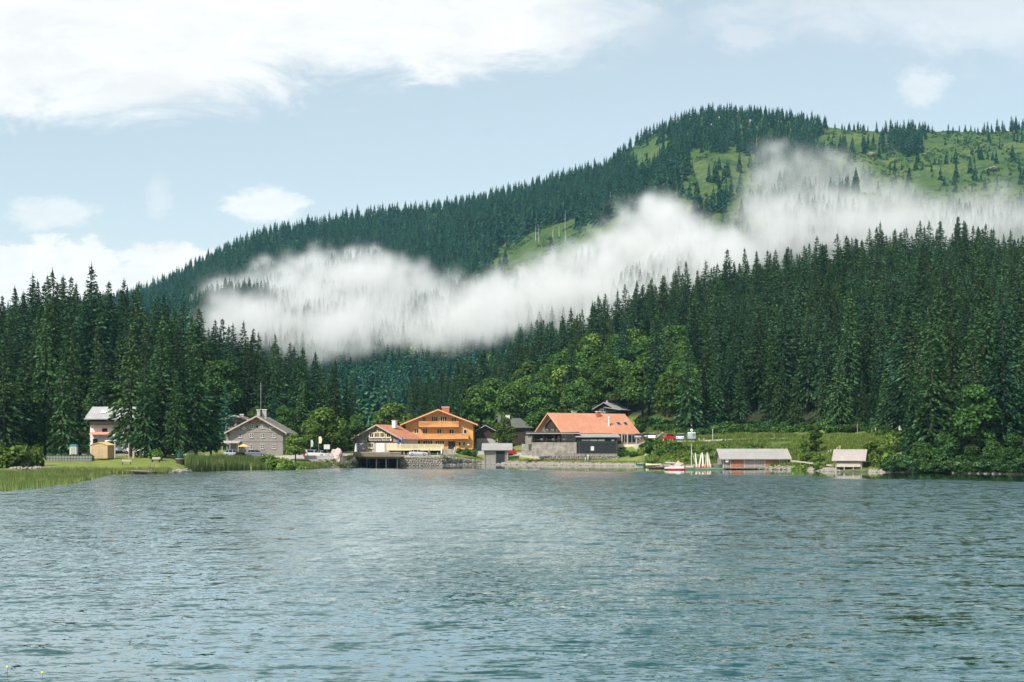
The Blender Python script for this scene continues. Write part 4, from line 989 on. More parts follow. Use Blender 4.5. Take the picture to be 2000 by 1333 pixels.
to = link('lettering', tme, None, sg, (UR(740.5), -.235, VR(859.6))); to.rotation_euler = (math.pi/2, 0, 0)
xs = [v_.co.x for v_ in tme.vertices]; to.scale = ((UR(761)-UR(719.5))/(max(xs)-min(xs)), 1, 1)
MB().cyl((UR(765.3), -.245, VR(859.5)), .30, .02, 14, axis='y').build('round_emblem', K['cream'], sg)
dr = MB().box(UR(735), UR(752), -.09, -.003, 0, VR(866)).build('white_double_door', K['plaster'], H3); MB().box(UR(744), UR(750.5), -.12, -.093, .1, VR(869)).build('door_leaf', K['white'], dr)
MB().box(UR(692), UR(785), -.1, -.053, VR(864.8), VR(864)).build('storey_board', K['timber'], H3)
chimney(H3, UR(752), 4.5, VR(836), VR(821), 1.0, .9, 'plaster', 'white')

# ---- orange timber chalet
Y0 = 362; s = Y0/F; c = 856; zb = 3.2
H4 = house('timber_chalet', 856, Y0, zb, 0, 'three storey orange timber chalet with two long balconies and tiled gable roof')
def VR(py): return wz(py, Y0)-zb
def UX(px): return (px-c)*s
gable(H4, UX(792), UX(924), 0, 15, -.8, VR(825.4)-.30, VR(800)-.25, 'log', 'tiley', 1.25, 1.7, .26, xr=UX(856.3), fascia='fasciao')
MB().prism([(UX(812), VR(824)), (UX(902), VR(824)), (UX(858), VR(805.5))], -.06, -.003).build('upright_gable_boards', K['logv'], H4)
for px, py, w, h, nx in [(828.3, 819.5, .75, .95, 2), (849, 818.6, 1.45, 1.2, 3), (866.6, 818.6, 1.5, 1.2, 3), (886.6, 819.8, 1.15, .95, 3)]: window(H4, UX(px), VR(py), w, h, -.06, nx, 1, 'cream', .07)
for px, py, w, h, nx in [(813.2, 842.3, 1.0, 1.0, 2), (830.2, 842.5, 1.05, 1.15, 2), (858, 842.7, 1.05, 1.1, 2), (882, 843.3, 1.1, 1.0, 2), (908.5, 843.3, .75, .95, 1), (903.2, 843.3, .6, .95, 1)]:
    window(H4, UX(px), VR(py), w, h, 0, nx, 1, 'cream', .08, pane='curtain' if px == 903.2 else 'glass')
for px, py, w, h, nx in [(812.5, 865.5, 2.0, 1.15, 4), (835.7, 865.7, 2.3, 1.2, 4), (859, 866, 2.2, 1.15, 4), (897.8, 867, .5, .95, 1), (906.5, 867, .45, .95, 1)]: window(H4, UX(px), VR(py), w, h, 0, nx, 1, 'cream', .1)
for x0, x1, py0, py1 in ((819, 896, 824, 834.6), (803, 915, 848, 858)):
    fl = MB().box(UX(x0), UX(x1), -1.45, -.003, VR(py1), VR(py1)+.18).build('balcony', K['fasciao'], H4)
    rail(fl, UX(x0), UX(x1), -1.4, VR(py1)+.182, VR(py0)-VR(py1)-.1, 'log')
    MB().box(UX(x0)-.02, UX(x0)+.06, -1.34, -.05, VR(py1)+.3, VR(py0)).box(UX(x1)-.06, UX(x1)+.02, -1.34, -.05, VR(py1)+.3, VR(py0)).build('side_railing', K['log'], fl)
dd = MB().box(UX(875.5), UX(889), -.09, -.003, .1, VR(862.5)).build('door', K['timber'], H4)
for a, b_ in ((876.8, 881.5), (883, 887.7)): MB().box(UX(a), UX(b_), -.12, -.093, .5, VR(864.5)).build('door_pane', K['glass'], dd)
MB().cyl((UX(883), -.4, VR(860.7)), .17, .35, 10).build('porch_lamp', K['white'], H4)
MB().prism([(-1.7, VR(858.6)), (-.02, VR(857.8)), (-.02, VR(857)), (-1.7, VR(857.8))], UX(889), UX(914), 'x').build('awning_board', K['timber'], H4)
chimney(H4, UX(868.5), 5, VR(806), VR(793.8), 1.9, 1.0, 'brick', 'white')
# terrace with pale balustrade and stairs, dark undercroft
tr = tag(empty('terrace', (wx(812, 346.5), 346.5, 3.0), 0), 'cream balustraded terrace in front of the orange chalet', 'terrace'); s2 = 346.5/F; tz = 3.0
def TX(px): return (px-812)*s2
def TZ(py): return wz(py, 346.5)-tz
MB().box(TX(756), TX(866), -.2, 13, TZ(880.3), TZ(877.5)).build('floor_slab', K['cream'], tr)
MB().box(TX(759), TX(862), 3.2, 13, -.6, TZ(880.3)).build('undercroft_shade', K['dark'], tr)  # solid dark block, paints the shade under the terrace
rail(tr, TX(756), TX(866), 0, TZ(877.4), TZ(867.6)-TZ(877.4), 'cream', 1.4, 'balustrade')
MB().box(TX(754), TX(786), 1.2, 1.35, TZ(877.4), TZ(866)).build('wind_screen', K['cream'], tr)
for k in range(8): MB().box(TX(864.5)+k*.0, TX(886), .0-k*.34, .34-k*.34, -.8, TZ(877.5)-.17*k).build('step', K['conc'], tr)
MB().prism([(-2.7, -.6), (-2.7, -.1), (.3, TZ(872)), (.3, -.6)], TX(862), TX(864), 'x').build('stair_wall', K['plaster'], tr)
MB().prism([(-2.7, -.6), (-2.7, .1), (.3, TZ(874)), (.3, -.6)], TX(886.5), TX(888.5), 'x').build('stair_wall', K['greyp'], tr)
for px in (789, 812, 838): MB().box(TX(px)-.1, TX(px)+.1, .1, .3, -.6, TZ(880.4)).build('support_post', K['greyp'], tr)

# ---- lake deck on piles
dk = tag(empty('lake_deck', (wx(735, 320), 320, 0)), 'brown boarded deck on dark piles over the water before the sign house', 'deck'); s2 = 320/F
def DX(px): return (px-735)*s2
def DZ(py): return wz(py, 320)
MB().box(DX(690), DX(783), 0, 15, DZ(893.4), DZ(892)).build('deck_floor', K['planks'], dk)
b = MB(); b.box(DX(689), DX(784), -.12, .12, DZ(884.4), DZ(883.4)); fr_ = b.build('handrail', K['fascia'], dk)
for k in range(4): MB().box(DX(690), DX(783.5), -.06, .0, DZ(892.2)+k*.245, DZ(892.2)+k*.245+.215).build('parapet_board', K['planks'], dk)
for px in range(691, 784, 13): MB().box(DX(px)-.09, DX(px)+.09, .003, .18, DZ(893.4), DZ(884.4)).build('parapet_post', K['planks'], dk)
for px in (697, 716, 735, 754, 776):
    for yy in (.5, 6, 12): MB().cyl((DX(px), yy, -2), .17, DZ(893.4)+2, 8).build('pile', K['timber'], dk)
MB().box(DX(690), DX(783), .25, .5, DZ(896.5), DZ(893.5)).build('edge_beam', K['timber'], dk)
MB().box(DX(689), DX(783), 13.5, 14, -1.5, DZ(893.5)).build('dark_backing', K['dark'], dk)  # dark sheet added to paint the shade beneath the deck
# ---- rubble walls (each stone geometry, joined: under 5 px)
ROCKS = [rock_mesh('stone', 500+i, 2, .5) for i in range(6)]
for r_ in ROCKS: r_.materials.append(M_ROCK)
M_MORTAR = pbr('wall_core', (.20, .18, .15), .95, .2, 1.5)
def rubble(name, x0, y0, x1, y1, z0, z1, label, size=.42, lab2=None):
    e = tag(empty(name, (x0, y0, z0)), label, 'stone wall'); L = math.hypot(x1-x0, y1-y0); a = math.atan2(y1-y0, x1-x0); e.rotation_euler = (0, 0, a)
    MB().box(0, L, .12, .8, -.6, z1-z0).build('wall_core', M_MORTAR, e)
    V_ = []; F_ = []; o = 0
    for j in range(int((z1-z0+.3)/(size*.62))):
        x = rs.uniform(0, size*.5)
        while x < L:
            w = size*rs.uniform(.6, 1.5); me = ROCKS[rs.randint(6)]
            co = np.array([v_.co[:] for v_ in me.vertices])*np.array([w*.56, .3, size*.38*rs.uniform(.85, 1.2)]); th_ = rs.uniform(-.3, .3)
            co = np.stack([co[:, 0]*math.cos(th_)-co[:, 2]*math.sin(th_), co[:, 1], co[:, 0]*math.sin(th_)+co[:, 2]*math.cos(th_)], 1)+np.array([x+w/2, .12, -.3+(j+.5)*size*.62])
            V_.append(co); F_.append(np.array([list(p.vertices) for p in me.polygons])+o); o += len(co); x += w*.97
    me = mesh_np('stonework', np.concatenate(V_), np.concatenate(F_)); me.materials.append(M_ROCK); st = link('stonework', me, None, e); st['kind'] = 'stuff'
    return e
ROCKS_lo = ROCKS
rubble('stone_wall', wx(779, 327), 327.0, wx(862, 327), 327.2, 0, 2.05, 'rough stone quay wall under the silver car', .62)
rubble('stone_wall', wx(1062, 337.5), 337.5, wx(1205, 333.5), 333.5, 1.7, 2.75, 'low rubble wall on the lawn below the black shed', .55)
# concrete terrace wall of the restaurant
# ---- small boathouse at the shore by the lane
Y0 = 346; s = Y0/F; H5 = tag(empty('shore_hut', (wx(968, Y0), Y0, 0)), 'grey board hut with pale flat pitched roof on the shore before the restaurant drive', 'hut')
def Q(px): return (px-968)*s
def QZ(py): return wz(py, Y0)
MB().prism([(0, -.4), (5, -.4), (5, QZ(869)), (0, QZ(879))], Q(945), Q(993.5), 'x').build('wall', K['boards'], H5)
MB().prism([(-.9, QZ(880)), (5.6, QZ(867.2)), (5.6, QZ(867.2)+.16), (-.9, QZ(880)+.16)], Q(940.5), Q(1001), 'x').build('roof', K['roofgrey'], H5)
MB().box(Q(967), Q(988), -.08, -.003, .2, QZ(881.5)).build('dark_lintel', K['dark'], H5); d_ = MB().box(Q(967.5), Q(987.5), -.14, -.083, .05, QZ(886)).build('door', K['dark'], H5)
for px in (968, 987): MB().box(Q(px)-.1, Q(px)+.1, -.2, -.145, 0, QZ(881)).build('door_post', K['boards'], H5)
for px in (946, 991.5): MB().bar((Q(px), -.15, -.3), (Q(px)-.05, -.3, QZ(880)), .16).build('corner_post', K['fascia'], H5)
# ---- dark barn and its garage
Y0 = 374; s = Y0/F; H6 = tag(empty('dark_barn', (wx(950, Y0), Y0, 3.6)), 'dark barn with pale plastered lower wall right of the orange chalet', 'barn')
def Q(px): return (px-950)*s
def QZ(py): return wz(py, Y0)-3.6
MB().box(Q(931), Q(972), 0, 8, -1, QZ(857)).build('lower_wall', K['greyp'], H6)
MB().prism([(Q(932), QZ(857)), (Q(965), QZ(857)), (Q(965), QZ(840)), (Q(948), QZ(832)), (Q(932), QZ(840))], .1, 8).build('upper_wall', K['darkb'], H6)
MB().prism([(Q(928), QZ(843)), (Q(948), QZ(832)), (Q(969), QZ(843)), (Q(969), QZ(841.5)), (Q(948), QZ(830.4)), (Q(928), QZ(841.5))], -.9, 8.8).build('roof', K['roofbrown'], H6)
window(H6, Q(946.5), QZ(868), .9, .5, 0, 1, 1, 'timber')
# ---- green roofed house behind the small leafy tree
Y0 = 386; s = Y0/F; H7 = tag(empty('green_roofed_house', (wx(1010, Y0), Y0, 5)), 'dark house with greyish green hipped roof behind a small leafy tree', 'house')
def Q(px): return (px-1010)*s
def QZ(py): return wz(py, Y0)-5
MB().box(Q(972), Q(1034), 0, 9, -1.5, QZ(834.5)).build('wall', K['darkb'], H7)
rfm = rows_mat('mossy_grey_roof', (.105, .115, .095), (.15, .155, .135), .4, .3, axis='roofx')
rb = MB(); o_ = [(Q(964), -.9, QZ(835)), (Q(1042), -.9, QZ(835)), (Q(1042), 10, QZ(835)), (Q(964), 10, QZ(835)), (Q(985), 4.5, QZ(816.5)), (Q(1016), 4.5, QZ(816.5))]
rb.v = o_+[(x, y, z-.2) for x, y, z in o_[:4]]; rb.f = [[0, 1, 5, 4], [1, 2, 5], [2, 3, 4, 5], [3, 0, 4], [0, 6, 7, 1], [1, 7, 8, 2], [2, 8, 9, 3], [3, 9, 6, 0], [9, 8, 7, 6]]
rb.build('roof', rfm, H7); chimney(H7, Q(975), 3.5, QZ(826), QZ(810), .9, .6, 'plaster'); chimney(H7, Q(991.5), 3.5, QZ(820), QZ(810.5), 1.1, .6, 'plaster')
window(H7, Q(1026), QZ(842), 1.0, .8, 0, 2, 1, 'timber')

# ---- restaurant with the long orange tiled roof
ph = math.radians(27); zb = 3.0
cx_, cy_ = wx(1103, 343), 343.
H8 = tag(empty('restaurant', (cx_, cy_, zb), ph), 'long restaurant with bright orange tiled roof, balconied white gable and skylights', 'restaurant')
Lh, Wd_ = 19.0, 12.0; ze = 8.35-zb; zr = 12.45-zb; ov = 1.0
MB().prism([(0, -.8), (Wd_, -.8), (Wd_, ze), (Wd_/2, zr-.05), (0, ze)], 0, Lh, 'x').build('wall', K['plaster'], H8)
sl = (zr-ze)/(Wd_/2)
rf = MB().prism([(-1.3, ze-sl*1.3), (Wd_/2, zr), (Wd_/2, zr+.22), (-1.3, ze-sl*1.3+.22)], -1.4, Lh+1.6, 'x').build('roof_slope', K['tile'], H8)
MB().prism([(Wd_+1.3, ze-sl*1.3), (Wd_/2, zr), (Wd_/2, zr+.22), (Wd_+1.3, ze-sl*1.3+.22)], -1.4, Lh+1.6, 'x').build('roof_slope', K['tile'], H8)
lx = 12.6
MB().prism([(-3.0, ze-sl*3.0+.03), (-1.3, ze-sl*1.3+.03), (-1.3, ze-sl*1.3+.25), (-3.0, ze-sl*3.0+.25)], lx, Lh+1.6, 'x').build('lower_roof_slope', K['tile'], H8)
for yy0, yy1 in ((-1.3, Wd_/2), (Wd_+1.3, Wd_/2)):
    MB().prism([(yy0, ze-sl*1.3-.08), (yy1, zr-.08), (yy1, zr+.28), (yy0, ze-sl*1.3+.28)], -1.5, -1.403, 'x').build('verge_board', K['fasciao'], H8)
# gable: dark boarding, loggia with railing
MB().prism([(2.0, ze-1.6), (Wd_-2.0, ze-1.6), (Wd_-2.0, ze+1.15), (Wd_/2, zr-.5), (2.0, ze+1.15)], -.08, -.003, 'x').build('gable_boarding', K['darkb'], H8)
bl = MB().box(-1.3, -.09, 1.7, Wd_-1.7, ze-1.75, ze-1.6).build('balcony', K['timber'], H8)
b = MB(); [b.box(-1.3, -1.24, 1.75+k*.3, 1.87+k*.3, ze-1.6, ze-.62) for k in range(28)]; b.box(-1.34, -1.2, 1.7, Wd_-1.7, ze-.62, ze-.5); b.build('balcony_railing', K['timber'], bl)
for yy in (3.2, 6.0, 8.8):
    w_ = window(H8, -.1, ze-.55, 1.1, 1.6, yy, 2, 2, 'greyp', .08, rz=-math.pi/2)
chimney(H8, 12.2, Wd_/2-1.0, zr-1.2, zr+.75, .9, .8, 'brick'); chimney(H8, 14.3, Wd_/2+.6, zr-.9, zr+.7, 1.5, .7, 'greyp'); chimney(H8, 6.4, Wd_/2+.8, zr-.9, zr+.8, 1.1, .7, 'greyp', 'greyp')
vt = MB().cyl((13.3, 1.5, zr-3.6), .22, 2.6, 10).build('vent_pipe', K['white'], H8); MB().cyl((13.3, 1.5, zr-1.0), .34, .4, 10, .1).build('vent_cowl', K['metal'], vt)
def on_slope(y): return zr-(Wd_/2-y)*sl+.24
for xk in (16.0, 18.0):
    y0_, y1_ = 1.7, 2.7; q = [(y0_, on_slope(y0_)), (y1_, on_slope(y1_)), (y1_, on_slope(y1_)+.1), (y0_, on_slope(y0_)+.1)]
    sk = MB().prism(q, xk, xk+1.0, 'x').build('skylight', K['metal'], H8)
    MB().prism([(y0_+.1, on_slope(y0_+.1)+.104), (y1_-.1, on_slope(y1_-.1)+.104), (y1_-.1, on_slope(y1_-.1)+.12), (y0_+.1, on_slope(y0_+.1)+.12)], xk+.1, xk+.9, 'x').build('pane', K['glass'], sk)
for k in range(3): pass
# glazed corner room and lower storey at the right end (frontal annex)
Y0 = 343; s = Y0/F; H9 = tag(empty('glazed_annex', (wx(1226, Y0), Y0, 2.4)), 'glazed annex with cream posts and balcony under the right end of the orange roof', 'annex')
def Q(px): return (px-1226)*s
def QZ(py): return wz(py, Y0)-2.4
MB().box(Q(1207), Q(1244), .3, 7, -.3, QZ(848)).build('wall', K['darkb'], H9)
MB().box(Q(1206), Q(1245), -1.2, .297, QZ(869), QZ(867.5)).build('balcony_floor', K['fascia'], H9)
MB().box(Q(1206), Q(1243.5), -1.25, -1.1, QZ(874.2), QZ(868.6)).build('balcony_front', K['cream'], H9)
for px in (1214.5, 1225.5, 1243): MB().box(Q(px)-.13, Q(px)+.13, .05, .28, QZ(867.5), QZ(848)).build('post', K['fascia'], H9)
for px, w in ((1220, 1.1), (1234.3, 1.8)): window(H9, Q(px), QZ(857.5), w, 1.9, .28, 2, 1, 'greyp', .07)
MB().box(Q(1207), Q(1258), .0, .28, -.3, QZ(874.3)).build('lower_wall', K['cream'], H9)
MB().box(Q(1222), Q(1232), -.06, -.003, .0, QZ(875.5)).build('door', K['orange'], H9)
window(H9, Q(1214.5), QZ(879), .8, .8, 0, 1, 1, 'timber'); window(H9, Q(1241), QZ(879.5), 1.1, .6, 0, 2, 1, 'timber')
MB().box(Q(1243.6), Q(1282), -.1, 3.4, QZ(869.3), QZ(867.8)).build('side_deck', K['timber'], H9); rail(H9, Q(1244), Q(1282), -.05, QZ(867.8), 1.0, 'planks', 1.6, 'deck_railing')
for px in (1250, 1262, 1276): MB().bar((Q(px), .1, -.6), (Q(px), .1, QZ(869.3)), .16).build('deck_post', K['timber'], H9)
# black boarded shed with pale lean roof
Y0 = 336; s = Y0/F; H10 = tag(empty('black_shed', (wx(1166, Y0), Y0, 2.6)), 'black boarded shed with pale grey roof in front of the orange tiled roof', 'shed')
def Q(px): return (px-1166)*s
def QZ(py): return wz(py, Y0)-2.6
MB().box(Q(1126.5), Q(1205), 0, 6, -.4, QZ(853.5)).build('wall', K['dark'], H10)
MB().prism([(-.7, QZ(854.6)), (6, QZ(848.6)), (6, QZ(848.6)+.12), (-.7, QZ(854.6)+.12)], Q(1124), Q(1211), 'x').build('roof', K['roofgrey'], H10)
for a, b_ in ((1136, 1151), (1152.5, 1166.5), (1168, 1181), (1194, 1200)): 
    w_ = MB().box(Q(a), Q(b_), -.05, -.003, QZ(861.6), QZ(859.0)).build('window_slot', K['greyp' if a < 1150 else 'curtain'], H10)  # pale opaque colour stands in for light in the window slots
window(H10, Q(1157), QZ(876.3), .62, .85, 0, 2, 1, 'white', .07, sill=False, pane='curtain')
MB().box(Q(1126.5), Q(1205), -.07, -.003, QZ(869.4), QZ(868.6)).build('belt_board', K['dark'], H10)
for px in (1132, 1204): MB().box(Q(px)-.08, Q(px)+.08, -.1, -.003, -.4, QZ(853.7)).build('corner_board', K['timber'], H10)
# covered restaurant terrace on its concrete wall
Y0 = 337; s = Y0/F; H11 = tag(empty('covered_terrace', (wx(1075, Y0), Y0, 2.5)), 'covered restaurant terrace with thin pale canopy on a stained concrete wall', 'terrace')
def Q(px): return (px-1075)*s
def QZ(py): return wz(py, Y0)-2.5
MB().box(Q(1038.5), Q(1126), 0, .5, -.4, QZ(864.3)).build('retaining_wall', K['conc'], H11)
MB().box(Q(1019), Q(1038.3), 1.5, 2, -.2, QZ(867.5)).build('side_wall', K['conc'], H11)
MB().box(Q(1038.5), Q(1126), .503, 8, QZ(866.6), QZ(865.2)).build('terrace_floor', K['conc'], H11)
MB().prism([(-.3, QZ(847.5)), (8, QZ(843.5)), (8, QZ(843.5)+.1), (-.3, QZ(847.5)+.1)], Q(1028), Q(1133), 'x').build('canopy', K['timber'], H11)
MB().box(Q(1027), Q(1134), -.36, -.303, QZ(847.8), QZ(846.6)).build('canopy_edge', K['greyp'], H11)
for px in (1040, 1062, 1083, 1104, 1121): MB().box(Q(px)-.06, Q(px)+.06, .1, .22, QZ(864.3), QZ(847.8)).build('canopy_post', K['timber'], H11)
MB().box(Q(1040), Q(1122), .12, .2, QZ(860.2), QZ(859.6)).build('terrace_rail', K['timber'], H11)
MB().box(Q(1040), Q(1121), 7.5, 7.7, QZ(865), QZ(845)).build('dark_backing', K['darkb'], H11)
for px in (1094, 1101, 1109, 1116): MB().box(Q(px)-.3, Q(px)+.3, 7.2, 7.4, QZ(863), QZ(851)).build('terrace_curtain', K['curtain'], H11)
MB().box(Q(1026), Q(1038), .3, .4, QZ(868), QZ(852)).build('side_screen', K['boards'], H11)
# dark house on the slope
Y0 = 392; s = Y0/F; H12 = tag(empty('slope_house', (wx(1182, Y0), Y0, 11.5), math.radians(-30)), 'dark house with two grey roofs half hidden by trees on the slope', 'house')
def QZ(py): return wz(py, Y0)-11.5
gable(H12, -3.2, 3.0, 0, 8, -5, QZ(799), QZ(787.5), 'dark', 'roofgrey', .8, .8, verge=False)
MB().prism([(1.2, QZ(806)), (5.2, QZ(806)), (5.2, QZ(801)), (1.2, QZ(797))], -2, 4).build('side_wing', K['dark'], H12)
MB().prism([(.8, QZ(797.2)), (5.8, QZ(802.6)), (5.8, QZ(802.6)+.15), (.8, QZ(797.2)+.15)], -2.6, 4.4).build('wing_roof', K['roofgrey'], H12)
window(H12, -1, QZ(803), 1.0, .9, 0, 2, 1, 'greyp'); chimney(H12, -.8, 3, QZ(792), QZ(781), .5, .5, 'plaster')

# ---- long boathouse on piles
Y0 = 268.5; s = Y0/F; H13 = tag(empty('long_boathouse', (wx(1475, Y0), Y0, 0)), 'long grey boathouse on piles with two orange brown doors', 'boathouse')
def Q(px): return (px-1475)*s
def QZ(py): return wz(py, Y0)
MB().prism([(0, QZ(913.6)), (7, QZ(913.6)), (7, 2.6), (3.6, 3.75), (0, QZ(897))], Q(1411.5), Q(1539), 'x').build('wall', K['boards'], H13)
MB().prism([(-.75, QZ(897.3)-.05), (3.6, QZ(876.9)-.16), (3.6, QZ(876.9)), (-.75, QZ(897.3)+.1)], Q(1405.5), Q(1544.5), 'x').build('roof_slope', K['roofgrey'], H13)
MB().prism([(8, 2.3), (3.6, QZ(876.9)-.16), (3.6, QZ(876.9)), (8, 2.45)], Q(1405.5), Q(1544.5), 'x').build('roof_slope', K['roofgrey'], H13)
for px in (1405, 1543.8): MB().prism([(-.8, QZ(897.3)-.12), (3.6, QZ(876.9)-.2), (3.6, QZ(876.9)+.06), (-.8, QZ(897.3)+.14)], Q(px), Q(px)+.09, 'x').build('verge_board', K['fascia'], H13)
for a, b_ in ((1428, 1452), (1495.5, 1521)):
    d_ = MB().box(Q(a), Q(b_), -.09, -.003, QZ(914.6), QZ(899.5)).build('door', K['orange'], H13)
MB().box(Q(1413), Q(1538), -.03, -.004+.0, QZ(899.3), QZ(897.2)).build('lintel_beam', K['timber'], H13)
for px in (1413, 1427, 1453.5, 1474, 1494, 1522.5, 1537.5): MB().box(Q(px)-.07, Q(px)+.07, -.12, -.093, QZ(914), QZ(897.2)).build('wall_post', K['fascia'], H13)
for px in range(1415, 1540, 11):
    for yy in (.3, 4): MB().cyl((Q(px), yy, -1.5), .11, QZ(913.6)+1.5, 8).build('pile', K['timber'], H13)
MB().box(Q(1411), Q(1540), -.6, -.13, QZ(914.9), QZ(914.2)).build('footboard', K['fascia'], H13)
ds = MB().cyl((Q(1419), -.5, QZ(900)), .34, .1, 16, .12, 'y').build('satellite_dish', K['white'], H13); MB().bar((Q(1419), -.4, QZ(900)), (Q(1419), 0, QZ(901)), .04).build('dish_arm', K['metal'], ds)
# ---- small boathouse
Y0 = 240; s = Y0/F; H14 = tag(empty('small_boathouse', (wx(1657, Y0), Y0, 0), math.radians(-20)), 'small grey boathouse on piles with brownish shingle roof right of the long one', 'boathouse')
def QZ(py): return wz(py, Y0)
xl, xr_ = -2.15, 2.25
MB().prism([(0, QZ(912)), (3.9, QZ(912)), (3.9, QZ(897)), (1.95, QZ(879.5)-.1), (0, QZ(897))], xl, xr_, 'x').build('wall', K['boards'], H14)
for y_, yr_ in ((-.55, 1.95), (4.45, 1.95)):
    MB().prism([(y_, QZ(897.2)-.32), (yr_, QZ(879.5)), (yr_, QZ(879.5)+.12), (y_, QZ(897.2)-.20)], xl-.55, xr_+.65, 'x').build('roof_slope', K['roofbrown'], H14)
MB().box(xl+.25, xr_-.3, -.05, -.003, QZ(903), QZ(898.5)).build('opening_shade', K['dark'], H14)  # dark panel on the wall, its colour imitates the shade inside
MB().box(xl+.2, xr_-.25, -.1, -.053, QZ(912.5), QZ(905.5)).build('front_boards', K['fascia'], H14)
for x in (xl+.1, -.7, .8, xr_-.12): 
    for yy in (.1, 2, 3.7): MB().cyl((x, yy, -1.2), .09, QZ(912)+1.2, 8).build('pile', K['fascia'], H14)
for yy in np.linspace(.3, 3.7, 9): MB().box(xr_+.003, xr_+.04, yy-.06, yy+.06, .15, QZ(912)).build('side_slat', K['fascia'], H14)
# ------------------------------------------------------------------ boats, cars, people, furniture
def hull_mesh(L, W_, H, mat, tip=.9, n=12, blunt=.15):
    """open boat: sections along x with a thin shell"""
    V_ = []; F_ = []; m = 9
    for i in range(n+1):
        t = i/n*2-1; w = W_/2*max(.03, (1-abs(t)**2.4)) if t > -.75 else W_/2*max(.03, (1-abs(t)**2.4))
        if t < -1+blunt*2: w = max(w, W_*.3*blunt*4)
        sh = H*(1+.28*t*t)
        for j in range(m):
            a = math.pi*j/(m-1); V_.append((t*L/2, -w*math.cos(a), sh-(sh-.0)*math.sin(a)**.6))
        for j in range(m):
            a = math.pi*j/(m-1); V_.append((t*L/2*.96, -(w-.05)*math.cos(a) if w > .08 else 0, sh-(sh-.07)*math.sin(a)**.6+.0))
    k = 2*m
    for i in range(n):
        for j in range(m-1):
            a = i*k+j; F_.append((a, a+k, a+k+1, a+1)); b = i*k+m+j; F_.append((b, b+1, b+k+1, b+k))
        for j in (0, m-1): a = i*k+j; b = i*k+m+j; F_.append((a, b, b+k, a+k))
    for e_ in (0, n):
        for j in range(m-1): a = e_*k+j; F_.append((a, a+1, a+m+1, a+m))
    me = mesh_np('hull', V_, F_, True); me.materials.append(mat); return me
def boat(name, px, Y, z, rz, L, W_, H, mat, label, thwart='fascia'):
    e = tag(empty(name, (wx(px, Y), Y, z), rz), label, 'boat'); link('hull', hull_mesh(L, W_, H, mat), None, e)
    for x in (-L*.2, L*.12): MB().box(x-.12, x+.12, -W_*.42, W_*.42, H*.6, H*.6+.04).build('thwart', K[thwart], e)
    return e
for k, px in enumerate((1651, 1673)):
    boat('rowing_boat', px, 241.8, -.05, math.radians(70), 3.2, 1.25, .45, K['tealp'], ['teal rowing boat under the small boathouse, left one', 'teal rowing boat under the small boathouse, right one'][k])
boat('canoe', 1262, 305, .3, math.radians(-8), 4.4, .8, .45, flat('dark_green_hull', (.02, .09, .06), .4), 'dark green canoe lying on the stones left of the red pedal boat')
boat('rowing_boat', 1287, 280, -.05, math.radians(-6), 4.0, 1.2, .4, K['timber'], 'dark low rowing boat moored left of the red pedal boat')
boat('rowing_boat', 1278, 296, .35, math.radians(4), 3.6, 1.2, .4, K['cream'], 'pale rowing boat pulled up on the bank behind the dark one')
# red pedal boat with grey white canopy
pb = tag(empty('pedal_boat', (wx(1318, 262), 262, 0), math.radians(-3)), 'red hulled pedal boat with white seat shell and grey cover at the jetty', 'pedal boat')
for y in (-.5, .5): 
    h_ = link('float', hull_mesh(3.6, .55, .36, K['red']), None, pb, (0, y, -.06))
MB().prism([(-1.9, .30), (1.7, .30), (1.6, .48), (-.9, .62), (-1.9, .44)], -.78, .78).build('deck', K['white'], pb)
MB().prism([(-.2, .5), (.95, .5), (1.05, 1.05), (.75, 1.55), (.35, 1.35), (-.1, .85)], -.6, .6).build('seat_cover', flat('grey_cover', (.42, .42, .48), .8), pb)
MB().prism([(.2, 1.1), (.9, 1.0), (.74, 1.7), (.6, 1.72)], -.62, .62).build('backrest', K['tan'], pb)
MB().box(-1.0, -.3, -.5, .5, .6, .82).build('pedal_box', flat('pink_plastic', (.6, .3, .28), .5), pb)
pb2 = tag(empty('pedal_boat', (wx(1342, 266), 266, 0), math.radians(4)), 'pale pinkish pedal boat lying right of the red one', 'pedal boat')
for y in (-.45, .45): link('float', hull_mesh(3.0, .5, .34, K['white']), None, pb2, (0, y, -.05))
MB().prism([(-1.5, .29), (1.4, .29), (1.2, .6), (-.6, .75), (-1.5, .45)], -.7, .7).build('deck', flat('pale_pink_deck', (.62, .48, .46), .6), pb2)
# jetty
jt = tag(empty('jetty', (wx(1385, 265), 265, 0)), 'long low wooden jetty left of the long boathouse', 'jetty')
JX = lambda px: (px-1385)*265/F
MB().box(JX(1335), JX(1411), 0, 2.4, .30, .42).build('walkway', K['planks'], jt)
MB().box(JX(1372), JX(1411), -.9, -.003, .22, .34).build('lower_walkway', K['fascia'], jt)
MB().box(JX(1340), JX(1412), -1.6, -.93, .02, .26).build('green_float', K['green'], jt)
for px in (1338, 1356, 1374, 1392, 1408): MB().cyl((JX(px), .2, -1.5), .08, 2.2, 8).build('pile', K['timber'], jt)
MB().box(JX(1362), JX(1410), 2.8, 3.6, .3, 1.05).build('orange_wall', flat('salmon_boards', (.55, .27, .16), .8), jt)
g2 = tag(empty('upturned_boat', (wx(1402, 264.6), 264.6, .42), 0), 'dark green upturned boat on the jetty beside the long boathouse', 'boat')
hh_ = link('hull', hull_mesh(1.7, .8, .55, flat('dark_green_cover', (.045, .075, .055), .7)), None, g2, (0, 0, .62)); hh_.rotation_euler = (math.pi, 0, 0)
